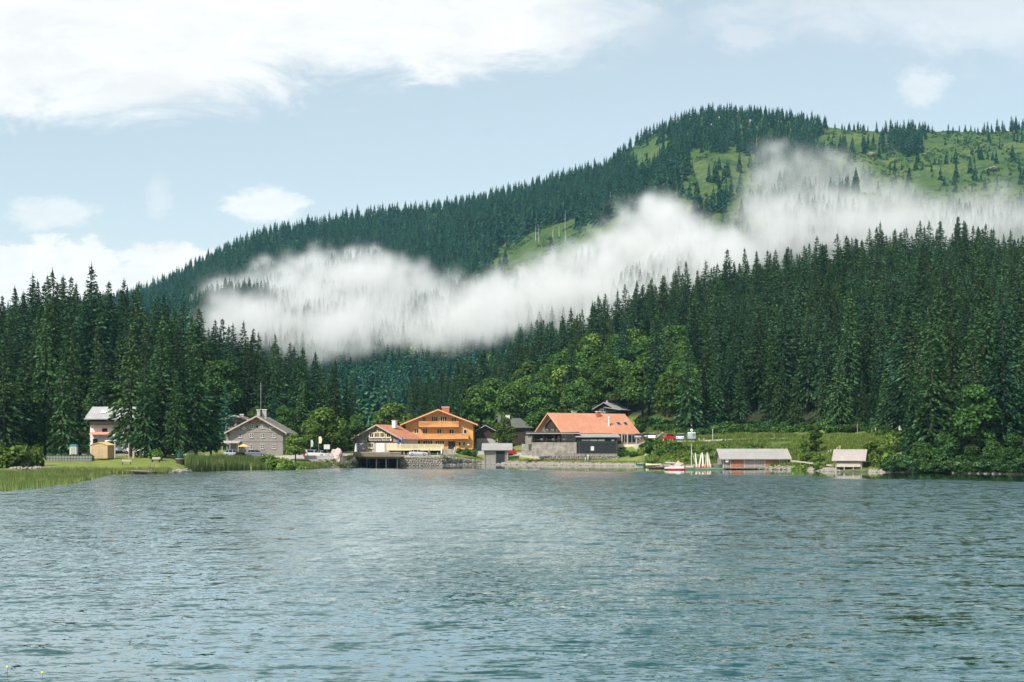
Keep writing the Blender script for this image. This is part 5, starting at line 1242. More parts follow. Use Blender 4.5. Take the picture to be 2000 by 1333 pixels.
# paddle boards leaning upright on a rack
def board_mesh(L, W_, mat):
    pts = []; n = 18
    for i in range(n):
        t = i/(n-1); pts.append((W_/2*math.sin(math.pi*min(1, max(0, .06+t*.90)))**.55, t*L))
    poly = [(-a, z) for a, z in pts]+[(a, z) for a, z in pts[::-1]]
    return MB().prism(poly, -.05, .05).mesh('paddle_board', mat)
bc = [(1361, -.10, K['curtain'], 'grey paddle board, leftmost of the upright boards by the jetty'), (1365.5, .16, flat('ivory_board', (.58, .58, .48), .4), 'ivory paddle board leaning right, second of the upright boards'),
      (1373.5, -.04, K['white'], 'white paddle board with salmon tail in the middle of the rack'), (1378, .08, K['greyp'], 'narrow grey paddle board behind the middle white one'),
      (1382.5, -.02, flat('cream_board', (.58, .54, .46), .4), 'cream paddle board, second from the right of the rack'), (1388, -.20, flat('pale_yellow_board', (.6, .58, .48), .4), 'pale paddle board leaning left, rightmost of the rack')]
for px, rr, mt, lb in bc:
    o = link('paddle_board', board_mesh(2.8, .27 if px != 1378 else .2, mt), None, None, (wx(px, 265.8), 265.8+rnd.random()*.3, .42)); o.rotation_euler = (math.radians(-4), rr, 0)
    tag(o, lb, 'paddle board', 'paddle boards upright by the jetty')
ms = tag(empty('sail_mast', (wx(1350.3, 268), 268, .3)), 'thin white mast with slanting boom standing behind the pedal boats', 'mast')
MB().cyl((0, 0, 0), .06, 4.6, 8, .035).build('mast_pole', K['white'], ms); MB().bar((.05, 0, 3.1), (1.05, -.2, .1), .12, .05).build('boom', K['cream'], ms)

# --- cars
def car(px, Y, rz, col, label, L=4.2, H=1.5, kind='car', z=None, W_=1.75, est=0):
    e = tag(empty('parked_'+('van' if kind == 'van' else 'car'), (wx(px, Y), Y, (gz(px, Y) if z is None else z)), rz), label, kind)
    p = pbr('car_paint', col, .3, .02, 2, spec=.6, bstr=0)
    r = .32; h = L/2
    if kind == 'van': body = [(-h, .35), (h, .35), (h, .95), (h-.35, 1.15), (h-.95, H), (-h+.08, H), (-h, H-.2)]; cab = [(h-1.9, 1.15), (h-.42, 1.15), (h-.98, H-.12), (h-1.9, H-.12)]
    else:
        b0 = -h+.25 if est else -h+.55
        body = [(-h, .3), (h, .3), (h, .62), (h-.12, .78), (h-1.05, .93), (-h+.12, .98), (-h, .75)]; cab = None
    bd = MB().prism(body, -W_/2, W_/2).build('body', p, e)
    bev = bd.modifiers.new('bevel', 'BEVEL'); bev.width = .07; bev.segments = 2
    if kind != 'van':
        gh = [(h-1.15, .92), (h-1.85, H-.06), (-h+.75 if not est else -h+.4, H-.04), (b0-.1, .96)]
        c_ = MB().prism(gh, -W_/2+.13, W_/2-.13).build('windows', K['glass'], e)
        MB().prism([(h-1.83, H-.062), (-h+.78 if not est else -h+.42, H-.042), (-h+.85 if not est else -h+.5, H), (h-1.95, H)], -W_/2+.14, W_/2-.14).build('car_roof', p, e)
        for x in (h-2.3, b0+.55 if not est else b0+.5): MB().bar((x, -W_/2+.12, .93), (x-.05, -W_/2+.12, H-.05), .09, .03).bar((x, W_/2-.12, .93), (x-.05, W_/2-.12, H-.05), .09, .03).build('window_pillar', p, e)
    else:
        MB().prism(cab, -W_/2-.012, W_/2+.012).build('windows', K['glass'], e)
        MB().box(-h+.5, h-2.1, -W_/2-.01, W_/2+.01, 1.2, H-.25).build('windows', K['glass'], e)
    for x in (-h+.78, h-.78):
        for y, s_ in ((-W_/2-.01, 1), (W_/2+.01-.2, 1)):
            w_ = MB().cyl((x, y, r), r, .2, 14, axis='y').build('wheel', K['rub'], e); MB().cyl((x, y-.012 if y < 0 else y+.2, r), r*.55, .012, 10, axis='y').build('rim', K['metal'], w_)
    for y in (-W_/2+.3, W_/2-.3):
        MB().box(h-.02, h+.03, y-.18, y+.18, .6, .75).build('headlight', K['white'], e); MB().box(-h-.03, -h+.02, y-.16, y+.16, .68, .84).build('tail_light', K['red'], e)
    return e
SIL = (.48, .50, .53)
car(817, 336, .05, SIL, 'silver car on the quay above the stone wall', 4.4, 1.45)
car(994.5, 356, .3, (.50, .03, .02), 'bright red van beside the small leafy tree near the drive', 3.4, 1.75, 'van')
car(1250, 338, 1.2, (.10, .12, .14), 'dark grey car behind the restaurant side deck', z=6.0)
car(1262, 341, 1.25, (.07, .09, .12), 'dark blue car right of the grey one behind the side deck', z=6.1)
car(1276, 337, 1.3, (.62, .62, .62), 'white car behind the end of the side deck', z=6.1)
car(1310.5, 319, .25, (.45, .02, .03), 'red car on the upper road above the bank', 3.7, 1.5, z=5.75)
car(1331.5, 320, 1.25, (.45, .50, .60), 'pale blue car between the red car and the grey van', z=5.75)
car(1352.5, 319, 1.35, (.30, .38, .38), 'grey green van parked behind the round sign', 4.4, 1.85, 'van', z=5.75, W_=1.8)
car(458, 285, .0, (.36, .42, .48), 'grey blue car in front of the grey house porch', 4.2, 1.45)
car(474, 281, .35, (.05, .07, .08), 'dark car with red lights beside the orange parasol', 3.9, 1.45)
car(501, 288, 0, (.12, .14, .20), 'dark blue car before the grey house middle window', 4.3, 1.4)
car(614, 295, .1, (.60, .60, .60), 'white estate car behind the park entrance posts', 4.6, 1.5, est=1)
car(628, 301, .1, (.55, .45, .44), 'pale rose car right of the white estate', 4.4, 1.5)
car(597, 300, 1.2, (.03, .04, .04), 'black car left of the white estate', 4.2, 1.5)
car(266, 286, 0, (.62, .62, .63), 'white camper car right of the wooden garden shed', 5.0, 2.0, 'van', W_=2)
car(232, 292, 0, (.66, .66, .68), 'white van behind the swing posts', 5.2, 2.5, 'van', W_=2.1)
car(250, 300, 0, (.03, .10, .22), 'dark blue van behind the white one on the lawn side', 4.8, 2.3, 'van', W_=2.1)
car(310, 298, 0, (.55, .5, .46), 'beige car behind the round lawn bush', 4.5, 1.6)
car(336, 296, 0, (.6, .42, .40), 'pinkish car between the spruce trunks', 4.4, 1.6)

# --- people
def person(px, Y, label, shirt, trousers, rz=0., h=1.72, sit=False, z=None, walk=.25):
    pts = {'pelvis': (0, 0, .95), 'chest': (0, 0, 1.32), 'neck': (0, 0, 1.50), 'head': (0, .02, 1.63), 'top': (0, 0, 1.74),
           'ls': (-.19, 0, 1.44), 'le': (-.25, -.03, 1.15), 'lh': (-.22, .12, .92), 'rs': (.19, 0, 1.44), 're': (.25, .03, 1.15), 'rh': (.24, .10, .90),
           'lk': (-.11, walk*.5, .52), 'lf': (-.11, walk*.6-.08, .08), 'lt': (-.11, walk*.6+.14, .04), 'rk': (.11, -walk*.1, .50), 'rf': (.11, -walk-.02, .08), 'rt': (.11, -walk+.18, .04)}
    if sit:
        for k in ('pelvis', 'chest', 'neck', 'head', 'top', 'ls', 'le', 'lh', 'rs', 're', 'rh'): x, y, z_ = pts[k]; pts[k] = (x, y, z_-.42)
        for k, x in (('l', -.1), ('r', .1)): pts[k+'k'] = (x, .42, .52); pts[k+'f'] = (x, .42, .1); pts[k+'t'] = (x, .62, .04)
    rad = dict(pelvis=.15, chest=.17, neck=.06, head=.10, top=.07, ls=.075, le=.05, lh=.035, rs=.075, re=.05, rh=.035, lk=.07, lf=.05, lt=.04, rk=.07, rf=.05, rt=.04)
    ed = [('pelvis', 'chest'), ('chest', 'neck'), ('neck', 'head'), ('head', 'top'), ('chest', 'ls'), ('ls', 'le'), ('le', 'lh'), ('chest', 'rs'), ('rs', 're'), ('re', 'rh'), ('pelvis', 'lk'), ('lk', 'lf'), ('lf', 'lt'), ('pelvis', 'rk'), ('rk', 'rf'), ('rf', 'rt')]
    ks = list(pts); me = bpy.data.meshes.new('body'); me.from_pydata([pts[k] for k in ks], [(ks.index(a), ks.index(b)) for a, b in ed], [])
    o = bpy.data.objects.new('body', me); COL.objects.link(o); sk = o.modifiers.new('skin', 'SKIN'); 
    for v_, k in zip(me.skin_vertices[0].data, ks): v_.radius = (rad[k], rad[k]); v_.use_root = k == 'pelvis'
    sb = o.modifiers.new('sub', 'SUBSURF'); sb.levels = 1; sb.render_levels = 1
    dg = bpy.context.evaluated_depsgraph_get(); m2 = bpy.data.meshes.new_from_object(o.evaluated_get(dg)); bpy.data.objects.remove(o)
    m2.materials.clear()
    for mm in (flat('skin', (.5, .3, .22), .6), flat('shirt', shirt, .9), flat('trousers', trousers, .9), flat('shoes', (.03, .03, .03), .7)): m2.materials.append(mm)
    off = .42 if sit else 0
    for p in m2.polygons:
        c = p.center; zz = c.z
        p.material_index = 3 if zz < .10 else 0 if zz > 1.50-off else 2 if (zz < .98-off or (sit and c.y > .16 and zz < .62)) and not (abs(c.x) > .17 and not sit) else (0 if abs(c.x) > .2 and zz < 1.12-off else 1)
        p.use_smooth = True
    e = tag(empty('person', (wx(px, Y), Y, gz(px, Y) if z is None else z), rz), label, 'person'); e.scale = (h/1.8,)*3
    link('body', m2, None, e)
    hb = bmesh.new(); bmesh.ops.create_icosphere(hb, subdivisions=2, radius=.125); bmesh.ops.translate(hb, verts=hb.verts, vec=(0, -.02, 1.68-off))
    bmesh.ops.delete(hb, geom=[v_ for v_ in hb.verts if v_.co.y > .05 and v_.co.z < 1.70-off], context='VERTS'); hm = bpy.data.meshes.new('hair'); hb.to_mesh(hm); hb.free(); hm.materials.append(flat('hair', (.05, .03, .02), .8)); link('hair', hm, None, e)
    return e
person(1143.5, 334, 'person in dark top and white shorts walking the shore path before the black shed', (.05, .05, .09), (.6, .6, .58), -1.4)
person(1148.5, 334.4, 'person in pale yellow clothes walking beside the one in the dark top', (.70, .66, .50), (.66, .66, .5), -1.4)
person(291, 281, 'person in yellow top standing behind the round lawn bush', (.62, .42, .12), (.25, .2, .12), .4, z=2.5)
for k, (px, sc, lb) in enumerate([(1058, (.7, .7, .68), 'leftmost guest in white at the restaurant terrace rail'), (1067, (.1, .1, .12), 'guest in black on the restaurant terrace'), (1080, (.65, .65, .7), 'guest in white in the middle of the restaurant terrace'),
                              (1090, (.35, .1, .1), 'guest in dark red on the restaurant terrace'), (1101, (.6, .62, .6), 'guest in pale clothes before the terrace curtains')]):
    person(px, 338.5, lb, sc, (.1, .1, .12), math.pi if k % 2 else 0, z=wz(865.2, 337), sit=True)
for k, px in enumerate((1054, 1074, 1086, 1107)):
    t_ = tag(empty('terrace_table', (wx(px, 339.5), 339.5, wz(865.2, 337))), ['table by the left end of the restaurant terrace', 'table left of the middle of the restaurant terrace', 'table right of the middle of the restaurant terrace', 'table by the right end of the restaurant terrace'][k], 'table', 'tables on the restaurant terrace')
    MB().box(-.6, .6, -.4, .4, .72, .76).build('table_top', K['white'], t_); MB().bar((0, 0, 0), (0, 0, .72), .1).build('leg', K['timber'], t_)
for k, (px, sc) in enumerate([(1030, (.1, .1, .1)), (838, (.3, .3, .32))]):
    person(px, 341 if k == 0 else 331, ['person in black standing by the terrace side screen', 'person in grey standing right of the silver car'][k], sc, (.05, .05, .08), .5, z=None if k else wz(870, 341))

# --- parasols, signs, posts
def parasol(px, Y, z, H, col, label, tip=None):
    e = tag(empty('folded_parasol', (wx(px, Y), Y, z)), label, 'parasol'); MB().cyl((0, 0, 0), .04, H, 8).build('pole', K['metal'], e)
    MB().cyl((0, 0, H*.18), .34, H*.5, 10, .20).build('cloth', col, e); MB().cyl((0, 0, H*.68), .20, H*.3, 10, .04).build('cloth_top', tip or col, e); MB().cyl((0, 0, 0), .35, .08, 10).build('base', K['conc'], e)
parasol(778, 347.6, 4.0, 2.8, K['blue'], 'folded blue parasol with reddish top on the chalet terrace', flat('dark_red_cloth', (.16, .02, .05), .8)); parasol(785.5, 347.6, 4.0, 2.9, K['blue'], 'slim folded dark blue parasol on the chalet terrace')
parasol(695, 328, 2.8, 2.4, K['curtain'], 'folded white parasol at the left end of the lake deck'); parasol(697.5, 329, 2.8, 2.3, K['blue'], 'folded blue parasol beside the white one on the lake deck')
e = tag(empty('open_parasol', (wx(476, 288), 288, 2.6)), 'open orange tan parasol before the grey house', 'parasol'); MB().cyl((0, 0, 0), .04, 2.3, 8).build('pole', K['metal'], e); MB().cyl((0, 0, 1.75), 1.25, .55, 12, .05).build('canopy', K['tan'], e)
def sign(px, Y, z, H, w, h, mat, label, round_=False, post='metal', cat='sign'):
    e = tag(empty('road_sign' if round_ else 'notice_board', (wx(px, Y), Y, z)), label, cat); MB().cyl((0, 0, 0), .045, H, 8).build('post', K[post], e)
    (MB().cyl((0, -.09, H-w/2), w/2, .04, 18, axis='y') if round_ else MB().box(-w/2, w/2, -.09, -.05, H-h, H)).build('sign_plate', mat, e); return e
e = sign(1350.8, 316, 5.8, 2.55, .66, .66, K['white'], 'round white sign with figure on top above the parked van', True)
MB().cyl((0, -.10, 2.22), .16, .012, 10, axis='y').build('sign_mark', K['greyp'], e); MB().cyl((0, 0, 2.55), .05, 1.4, 8, .02).build('finial', K['timber'], e); MB().cyl((0, 0, 3.2), .11, .22, 8, .05).build('finial_knob', K['greyp'], e)
e = tag(empty('marker_post', (wx(1392, 316), 316, 5.8)), 'grey post standing alone by the upper road', 'post'); MB().cyl((0, 0, 0), .09, 2.3, 8).build('post', K['greyp'], e); MB().cyl((0, 0, 2.3), .15, .1, 8).build('post_cap', K['white'], e)
sign(1758, 288, 6.4, 2.1, .62, .8, K['white'], 'white rectangular sign by the tallest sapling on the upper road'); sign(1757, 288.5, 6.4, 3.4, .36, .36, K['tealp'], 'small green round sign above the white one', True)
sign(1710, 290, 6.2, 2.0, .3, .5, K['greyp'], 'small grey sign between the saplings on the upper road')
sign(638.5, 304, 2.6, 2.2, 1.3, 1.0, K['curtain'], 'white notice board on teal base left of the large boulder', post='tealp')
for k, (px, H, w) in enumerate([(622.5, 3.9, .7), (607, 3.2, .55)]):
    e = tag(empty('banner_flag', (wx(px, 300), 300, 2.6)), ['tall cream banner flag behind the parked cars', 'shorter green white banner flag left of the tall one'][k], 'flag'); MB().cyl((0, 0, 0), .04, H, 8).build('pole', K['metal'], e)
    MB().prism([(-.02, H-1.5), (w*.8, H-1.45), (w, H-.6), (w*.7, H), (-.02, H-.05)], -.02, .02).build('flag_cloth', K['cream'] if k == 0 else flat('pale_green_cloth', (.4, .5, .42), .8), e)
for k, (px, mt) in enumerate([(594, 'red'), (598.5, 'curtain')]): 
    e = tag(empty('gate_post', (wx(px, 288), 288, 2.3)), ['red and white post at the car park entrance', 'white post right of the red one at the car park'][k], 'post'); MB().cyl((0, 0, 0), .22, 1.3, 8).build('post', K[mt], e); MB().cyl((0, 0, 1.3), .24, .12, 8).build('post_cap', K['white'], e)
MB2 = tag(empty('park_barrier', (wx(610, 284), 284, 2.0)), 'pale low barrier wall along the car park before the lawn', 'wall'); MB().box(-1.6, 4.2, 0, .3, -.2, .5).build('barrier_wall', K['greyp'], MB2); MB().box(-1.7, 4.3, -.04, .34, .502, .58).build('coping', K['cream'], MB2)
# street lamps
e = tag(empty('street_lamp', (wx(915, 352), 352, 2.6)), 'globe lamp in the shrubs right of the chalet stairs', 'lamp'); MB().cyl((0, 0, 0), .05, 2.0, 8).build('pole', K['timber'], e)
lm = bmesh.new(); bmesh.ops.create_icosphere(lm, subdivisions=2, radius=.26); bmesh.ops.translate(lm, verts=lm.verts, vec=(0, 0, 2.2)); me = bpy.data.meshes.new('globe'); lm.to_mesh(me); lm.free(); me.materials.append(K['white']); link('lamp_globe', me, None, e)
# guard beam of the upper road
e = tag(empty('guard_beam', (wx(1345, 313), 313, 5.3)), 'dark timber guard beam on posts below the parked van', 'barrier'); s_ = 313/F
MB().box((1322-1345)*s_, (1376-1345)*s_, 0, .25, .1, .38).build('beam', K['fascia'], e)
for px in (1325, 1334, 1352, 1371): MB().box((px-1345)*s_-.1, (px-1345)*s_+.1, .02, .2, -1.3, .1).build('post', K['fascia'], e)
for k, px in enumerate((1367, 1373)): tag(MB().bar((0, 0, 0), (.25 if k else -.25, 0, 1.0), .2).build('tree_stake', K['fascia'], None, (wx(px, 311), 311, 5.2)), ['left of two crossed stakes at the beam end', 'right of two crossed stakes at the beam end'][k], 'stake')
# bank logs and stairs by the boathouses
for k, (a, b_) in enumerate([((1545, 262, 1.7), (1625, 247, 1.0)), ((1600, 262, 2.9), (1630, 262, 2.0)), ((1300, 284, 1.2), (1335, 281, 1.0))]):
    A_ = Vector((wx(a[0], a[1]), a[1], a[2])); B2 = Vector((wx(b_[0], b_[1]), b_[1], b_[2])); tag(MB().bar((0, 0, 0), B2-A_, .26).build('log', K['fascia'], None, A_), ['pale log lying on the bank between the two boathouses', 'short log on the bank above the small boathouse roof', 'pale log on the bank behind the red pedal boat'][k], 'log')
for k, px in enumerate((1617, 1622, 1634, 1640)): tag(MB().bar((0, 0, -.3), (.1, .1, 1.0), .16).build('bank_post', K['fascia'], None, (wx(px, 262), 262, gz(px, 262))), ['left post of the pair above the small boathouse', 'second post left of the small boathouse roof', 'post just behind the small boathouse ridge', 'rightmost post behind the small boathouse ridge'][k], 'post')
# shrubs
bush(1216, 335, 4.0, 1.5, 'dark green shrub before the annex of the restaurant', M_LEAF); bush(1240, 333, 4.2, 1.0, 'green shrub right of the one before the annex', M_LEAF); bush(1254, 332, 3.0, 1.7, 'pale shrub right of the annex shrubs')
bush(1278, 322, 5, 2.6, 'dark bush on the bank under the side deck', M_LEAF); bush(1292, 312, 5, 2.6, 'bright bush on the bank below the red car'); bush(1312, 305, 6, 2.2, 'dark bush on the bank left of the mast', M_LEAF); bush(1275, 304, 5, 1.8, 'low bush behind the pale rowing boat'); bush(1330, 298, 5, 1.8, 'low bright bush behind the mast')
bush(905, 351, 3.6, 1.8, 'shrub right of the chalet stairs', M_LEAF); bush(920, 352, 3.6, 2.0, 'darker shrub below the globe lamp', M_LEAF)
bush(556, 262, 6.6, 2.9, 'large rounded bright bush in front of the grey house corner'); bush(530, 266, 5, 2.7, 'bright bush left part before the grey house'); bush(586, 262, 4, 1.8, 'lower bush right of the large rounded one'); bush(598, 259, 2.2, 1.0, 'small dark bush at the reeds edge', M_LEAF)
bush(304, 254, 3.3, 2.0, 'round bush on the lawn between the spruce trunks', M_LEAF)
bush(20, 238, 8, 3.6, 'large bright bush at the left edge of the lawn'); bush(58, 240, 5.2, 3.8, 'rounded bright bush beside the picnic table'); bush(-25, 240, 7, 3.2, 'bush cut off by the left picture edge')
bush(352, 256, 2.0, 2.4, 'dark shrub in the planter under the spruces', M_BLUE)
bush(668, 301, 2.6, 1.2, 'grassy shrub before the large boulder'); bush(690, 315, 1.8, 1.2, 'bright small shrub at the deck corner')
bush(706, 370, 6, 3, 'dark bush behind the sign house', M_LEAF); bush(470, 279, 2.4, 1.2, 'low green bush by the parked cars at the porch', M_LEAF)
for k, (px, Y, w, h) in enumerate([(1590, 258, 5, 2.2), (1560, 256, 3.5, 1.6), (1725, 240, 5, 2.8), (1745, 238, 5, 2.4), (1720, 252, 6, 2.6), (1758, 255, 6, 3.2), (1605, 250, 3, 1.4), (1350, 290, 5, 1.5)]):
    bush(px, Y, w, h, ['bush at the foot of the young tree between the boathouses', 'low bush at the long boathouse gable', 'bright bush right beside the small boathouse', 'leafy bush under the leftmost alder', 'bush on the slope right above the small boathouse', 'higher bush on the slope under the road sign', 'little bush left of the small boathouse', 'low bush behind the paddle boards'][k])
for k in range(14):
    px = 1255+k*17+rnd.random()*8; Y = shore(px)+rnd.uniform(10, 24); bush(px, Y, rnd.uniform(2.2, 4.2), rnd.uniform(.8, 1.7), ('rightmost' if k == 13 else (ORD+['second from right'])[k])+' low scrub bush on the bank left of long boathouse', rnd.choice([M_BUSH, M_LEAF]), group='scrub on the bank below the upper road')
# hedge and picket fence
hd = MB(); b = tag(empty('picket_fence', (wx(135, 254), 254, gz(135, 254))), 'grey picket fence in front of the low hedge', 'fence'); s_ = 254/F
MB().box(-(135-92)*s_, (180-135)*s_, .03, .08, .75, .83).box(-(135-92)*s_, (180-135)*s_, .03, .08, .25, .33).build('rail', K['fascia'], b)
pk = MB().box(-.04, .04, -.0, .028, .05, 1.05).mesh('picket', K['greyp'])
for k in range(30): link('picket', pk, None, b, (-(135-92)*s_+k*.27, 0, 0))
bush(118, 256, 5.5, 1.5, 'low dark hedge left part behind the picket fence', M_BLUE, 'hedge', depth=2); bush(155, 256, 5.5, 1.4, 'low dark hedge right part before the garden shed', M_BLUE, 'hedge', depth=2)
# garden shed
Y0 = 258; s_ = Y0/F; zb = 2.15; e = tag(empty('garden_shed', (wx(193.5, Y0), Y0, zb), math.radians(-14)), 'light yellow wooden garden shed with double door on the lawn', 'shed')
MB().prism([(-1.7, 0), (1.7, 0), (1.7, wz(870, Y0)-zb), (.1, wz(865, Y0)-zb), (-1.7, wz(870, Y0)-zb)], 0, 2.6).build('wall', K['yellow'], e)
for sg_ in (-1, 1): MB().prism([(sg_*1.95, wz(870.6, Y0)-zb), (.1, wz(864.8, Y0)-zb), (.1, wz(864.8, Y0)-zb+.08), (sg_*1.95, wz(870.6, Y0)-zb+.08)], -.15, 2.8).build('roof_slope', K['tan'], e)
for x in (-.62, .02): MB().box(x, x+.6, -.05, -.003, .1, 1.65).build('door', K['yellow'], e)
# white house
Y0 = 300; s_ = Y0/F; zb = 3; e = tag(empty('white_house', (wx(205, Y0), Y0, zb)), 'white house with pale slate roof, dark balcony and reddish awning between the spruces', 'house')
def Q(px): return (px-205)*s_
def QZ(py): return wz(py, Y0)-zb
MB().box(Q(176), Q(262), 0, 9, -1, QZ(830)).build('wall', K['plaster'], e)
MB().box(Q(176), Q(262), -.06, 8.9, QZ(829.9), QZ(817)).build('upper_wall', K['darkb'], e)
MB().prism([(-1.4, QZ(820)), (4.6, QZ(795.5)), (4.6, QZ(795.5)+.2), (-1.4, QZ(820)+.2)], Q(168), Q(268), 'x').build('roof_slope', rows_mat('pale_slate_roof', (.34, .33, .34), (.48, .47, .48), .5, .4, axis='roofx'), e)
MB().prism([(10.6, QZ(820)), (4.6, QZ(795.5)), (4.6, QZ(795.5)+.2), (10.6, QZ(820)+.2)], Q(168), Q(268), 'x').build('roof_slope', K['roofgrey'], e)
MB().box(Q(178), Q(250), -1.2, -.063, QZ(830.5), QZ(824)).build('balcony', K['darkb'], e)
sk = MB().prism([(1.0, QZ(810)+.3), (1.9, QZ(806.4)+.3), (1.9, QZ(806.4)+.4), (1.0, QZ(810)+.4)], Q(193), Q(204), 'x').build('skylight', K['white'], e)
MB().prism([(-1.6, QZ(849.5)), (-.003, QZ(845)), (-.003, QZ(844)), (-1.6, QZ(848.5))], Q(178), Q(217), 'x').build('awning', flat('salmon_awning', (.62, .28, .20), .8), e)
window(e, Q(204.5), QZ(841.5), .9, .75, 0, 2, 1, 'timber'); window(e, Q(211), QZ(864), .9, .8, 0, 2, 1, 'orange'); window(e, Q(232), QZ(841.5), .9, .75, 0, 2, 1, 'timber'); window(e, Q(186), QZ(862), .8, .8, 0, 2, 1, 'timber')
# phone box, posts, swing, benches, planter, picnic table
e = tag(empty('portable_toilet', (wx(142.5, 262), 262, 2.4)), 'pale cabin with teal domed roof behind the picket fence', 'cabin'); MB().box(-.62, .62, 0, 1.1, 0, 1.95).build('cabin_wall', K['curtain'], e); MB().prism([(-.7, 1.95), (.7, 1.95), (.6, 2.2), (.3, 2.36), (-.3, 2.36), (-.6, 2.2)], -.06, 1.16).build('cabin_roof', K['tealp'], e); MB().box(-.4, .4, -.04, -.003, .1, 1.8).build('cabin_door', K['greyp'], e)
e = tag(empty('swing_frame', (wx(238, 256), 256, 2.2)), 'pale timber swing frame right of the garden shed', 'swing'); MB().bar((-1.25, 0, 0), (-1.25, 0, 2.9), .16).bar((1.25, 0, 0), (1.25, 0, 2.7), .12).build('post', K['fascia'], e); MB().bar((-1.25, 0, 2.75), (1.35, 0, 2.68), .1).build('crossbar', K['timber'], e); MB().bar((.4, 0, .5), (.4, 0, 2.7), .03).bar((.85, 0, .5), (.85, 0, 2.7), .03).build('swing_rope', K['timber'], e); MB().box(.35, .9, -.12, .12, .46, .5).build('swing_seat', K['timber'], e)
for k, px in enumerate((261, 275)): tag(MB().cyl((0, 0, 0), .2 if k == 0 else .16, 1.35, 8).build('wooden_post', K['fascia'] if k == 0 else K['timber'], None, (wx(px, 254), 254, 2.2)), ['pale thick post on the lawn right of the swing', 'dark post on the lawn before the white camper'][k], 'post')
def bench(px, Y, rz, label, mat='fascia', z=None):
    e = tag(empty('park_bench', (wx(px, Y), Y, gz(px, Y) if z is None else z), rz), label, 'bench')
    MB().box(-.8, .8, -.2, .2, .42, .47).build('seat', K[mat], e); MB().box(-.8, .8, .2, .25, .55, .85).build('backrest', K[mat], e)
    for x in (-.65, .65): MB().box(x-.05, x+.05, -.18, .23, 0, .42).build('leg', K['timber'], e); MB().box(x-.03, x+.03, .252, .3, .42, .82).build('back_support', K['timber'], e)
bench(247, 244, .1, 'dark bench on the lawn nearest to the landing stage'); bench(304, 248, -.25, 'pale bench on the lawn at the round bush'); bench(706, 333, 0, 'bench on the deck under the sign house windows', 'timber', 2.95); bench(720, 334, 0, 'second bench on the deck right of the parasols', 'timber', 2.95)
e = tag(empty('picnic_table', (wx(50, 236), 236, gz(50, 236))), 'dark picnic table in front of the left lawn bushes', 'table'); MB().box(-.8, .8, -.4, .4, .7, .75).build('table_top', K['timber'], e)
for y in (-.75, .75): MB().box(-.8, .8, y-.13, y+.13, .42, .46).build('bench_board', K['timber'], e)
for x in (-.6, .6): MB().bar((x, -.75, 0), (x, -.1, .7), .08).bar((x, .75, 0), (x, .1, .7), .08).box(x-.03, x+.03, -.8, .8, .36, .42).build('leg', K['timber'], e)
e = tag(empty('planter', (wx(353, 254), 254, gz(353, 254))), 'dark planter tub under the lawn spruces', 'planter'); MB().cyl((0, 0, 0), .75, .9, 14, .9).build('tub', K['timber'], e); MB().cyl((0, 0, .9), .95, .1, 14).build('rim', K['greyp'], e)
# landing stage, stakes
e = tag(empty('landing_stage', (wx(180, 236), 236, 0)), 'weathered wooden landing stage along the left shore', 'landing stage'); A_ = Vector((0, 0, .52)); B2 = Vector((wx(301, 221)-wx(180, 236), 221-236, .42))
n_ = 34; side = Vector((B2.y, -B2.x, 0)).normalized()*.65
pm_ = None
for k in range(n_):
    p = A_.lerp(B2, (k+.5)/n_); w_ = (B2-A_).length/n_*.46; d_ = (B2-A_).normalized()
    if pm_ is None: pm_ = MB().bar(-side, side, w_*2, .06).mesh('plank', K['roofbrown'])
    link('plank', pm_, None, e, p+Vector((0, 0, rnd.uniform(-.01, .01))))
for sg_ in (-1, 1): MB().bar(A_+side*.8*sg_+Vector((0, 0, -.12)), B2+side*.8*sg_+Vector((0, 0, -.12)), .14).build('stringer', K['timber'], e)
for t_ in (.0, .35, .7, .98):
    for sg_ in (-1, 1): q_ = A_.lerp(B2, t_)+side*.8*sg_; MB().cyl((q_.x, q_.y, -1.5), .1, 2.02+(.15 if t_ > .9 else -.1), 8).build('pile', K['timber'], e)
for k, px in enumerate((291, 294, 299, 302)): tag(MB().cyl((0, 0, -.6), .03, 2.0+.2*(k % 2), 6).build('reed_stake', K['timber'], None, (wx(px, 228), 228, 0)), ['first of the thin stakes behind the landing stage end', 'second thin stake behind the landing stage end', 'third thin stake behind the landing stage end', 'rightmost thin stake behind the landing stage end'][k], 'stake')
# fence posts along the quay
e = tag(empty('quay_fence', (wx(820, 328.6), 328.6, 2.05)), 'thin metal fence with pale posts on the quay wall', 'fence'); s_ = 328.6/F
for px in (797, 812, 826, 840, 855): MB().cyl(((px-820)*s_, 0, 0), .07, 1.0, 8).build('post', K['curtain' if px in (797, 855) else 'metal'], e)
MB().box((782-820)*s_, (860-820)*s_, -.02, .02, .78, .82).box((782-820)*s_, (860-820)*s_, -.02, .02, .4, .43).build('rail', K['metal'], e)
# boulders
for k, (px, Y, w, h, lb) in enumerate([(656.5, 304, 2.9, 3.0, 'large pale boulder standing left of the sign house'), (683, 318, 1.1, .8, 'small boulder on the path right of the large one'), (690, 316, .8, .6, 'smallest stone at the left end of the deck'),
                                      (647, 299, .7, .5, 'small stone at the foot of the large boulder')]):
    me = rock_mesh('boulder', 600+k, 4, .55); me.materials.append(pbr('pinkish_limestone', (.56, .45, .41), .9, .18, 1.4, col2=(.30, .23, .21), bstr=.9, bdist=.15))
    o = link('boulder', me, None, None, (wx(px, Y), Y, gz(px, Y)+h*.28)); o.scale = (w*.55, w*.5, h*.72); o.rotation_euler = (0, .0, k*1.3); tag(o, lb, 'boulder')

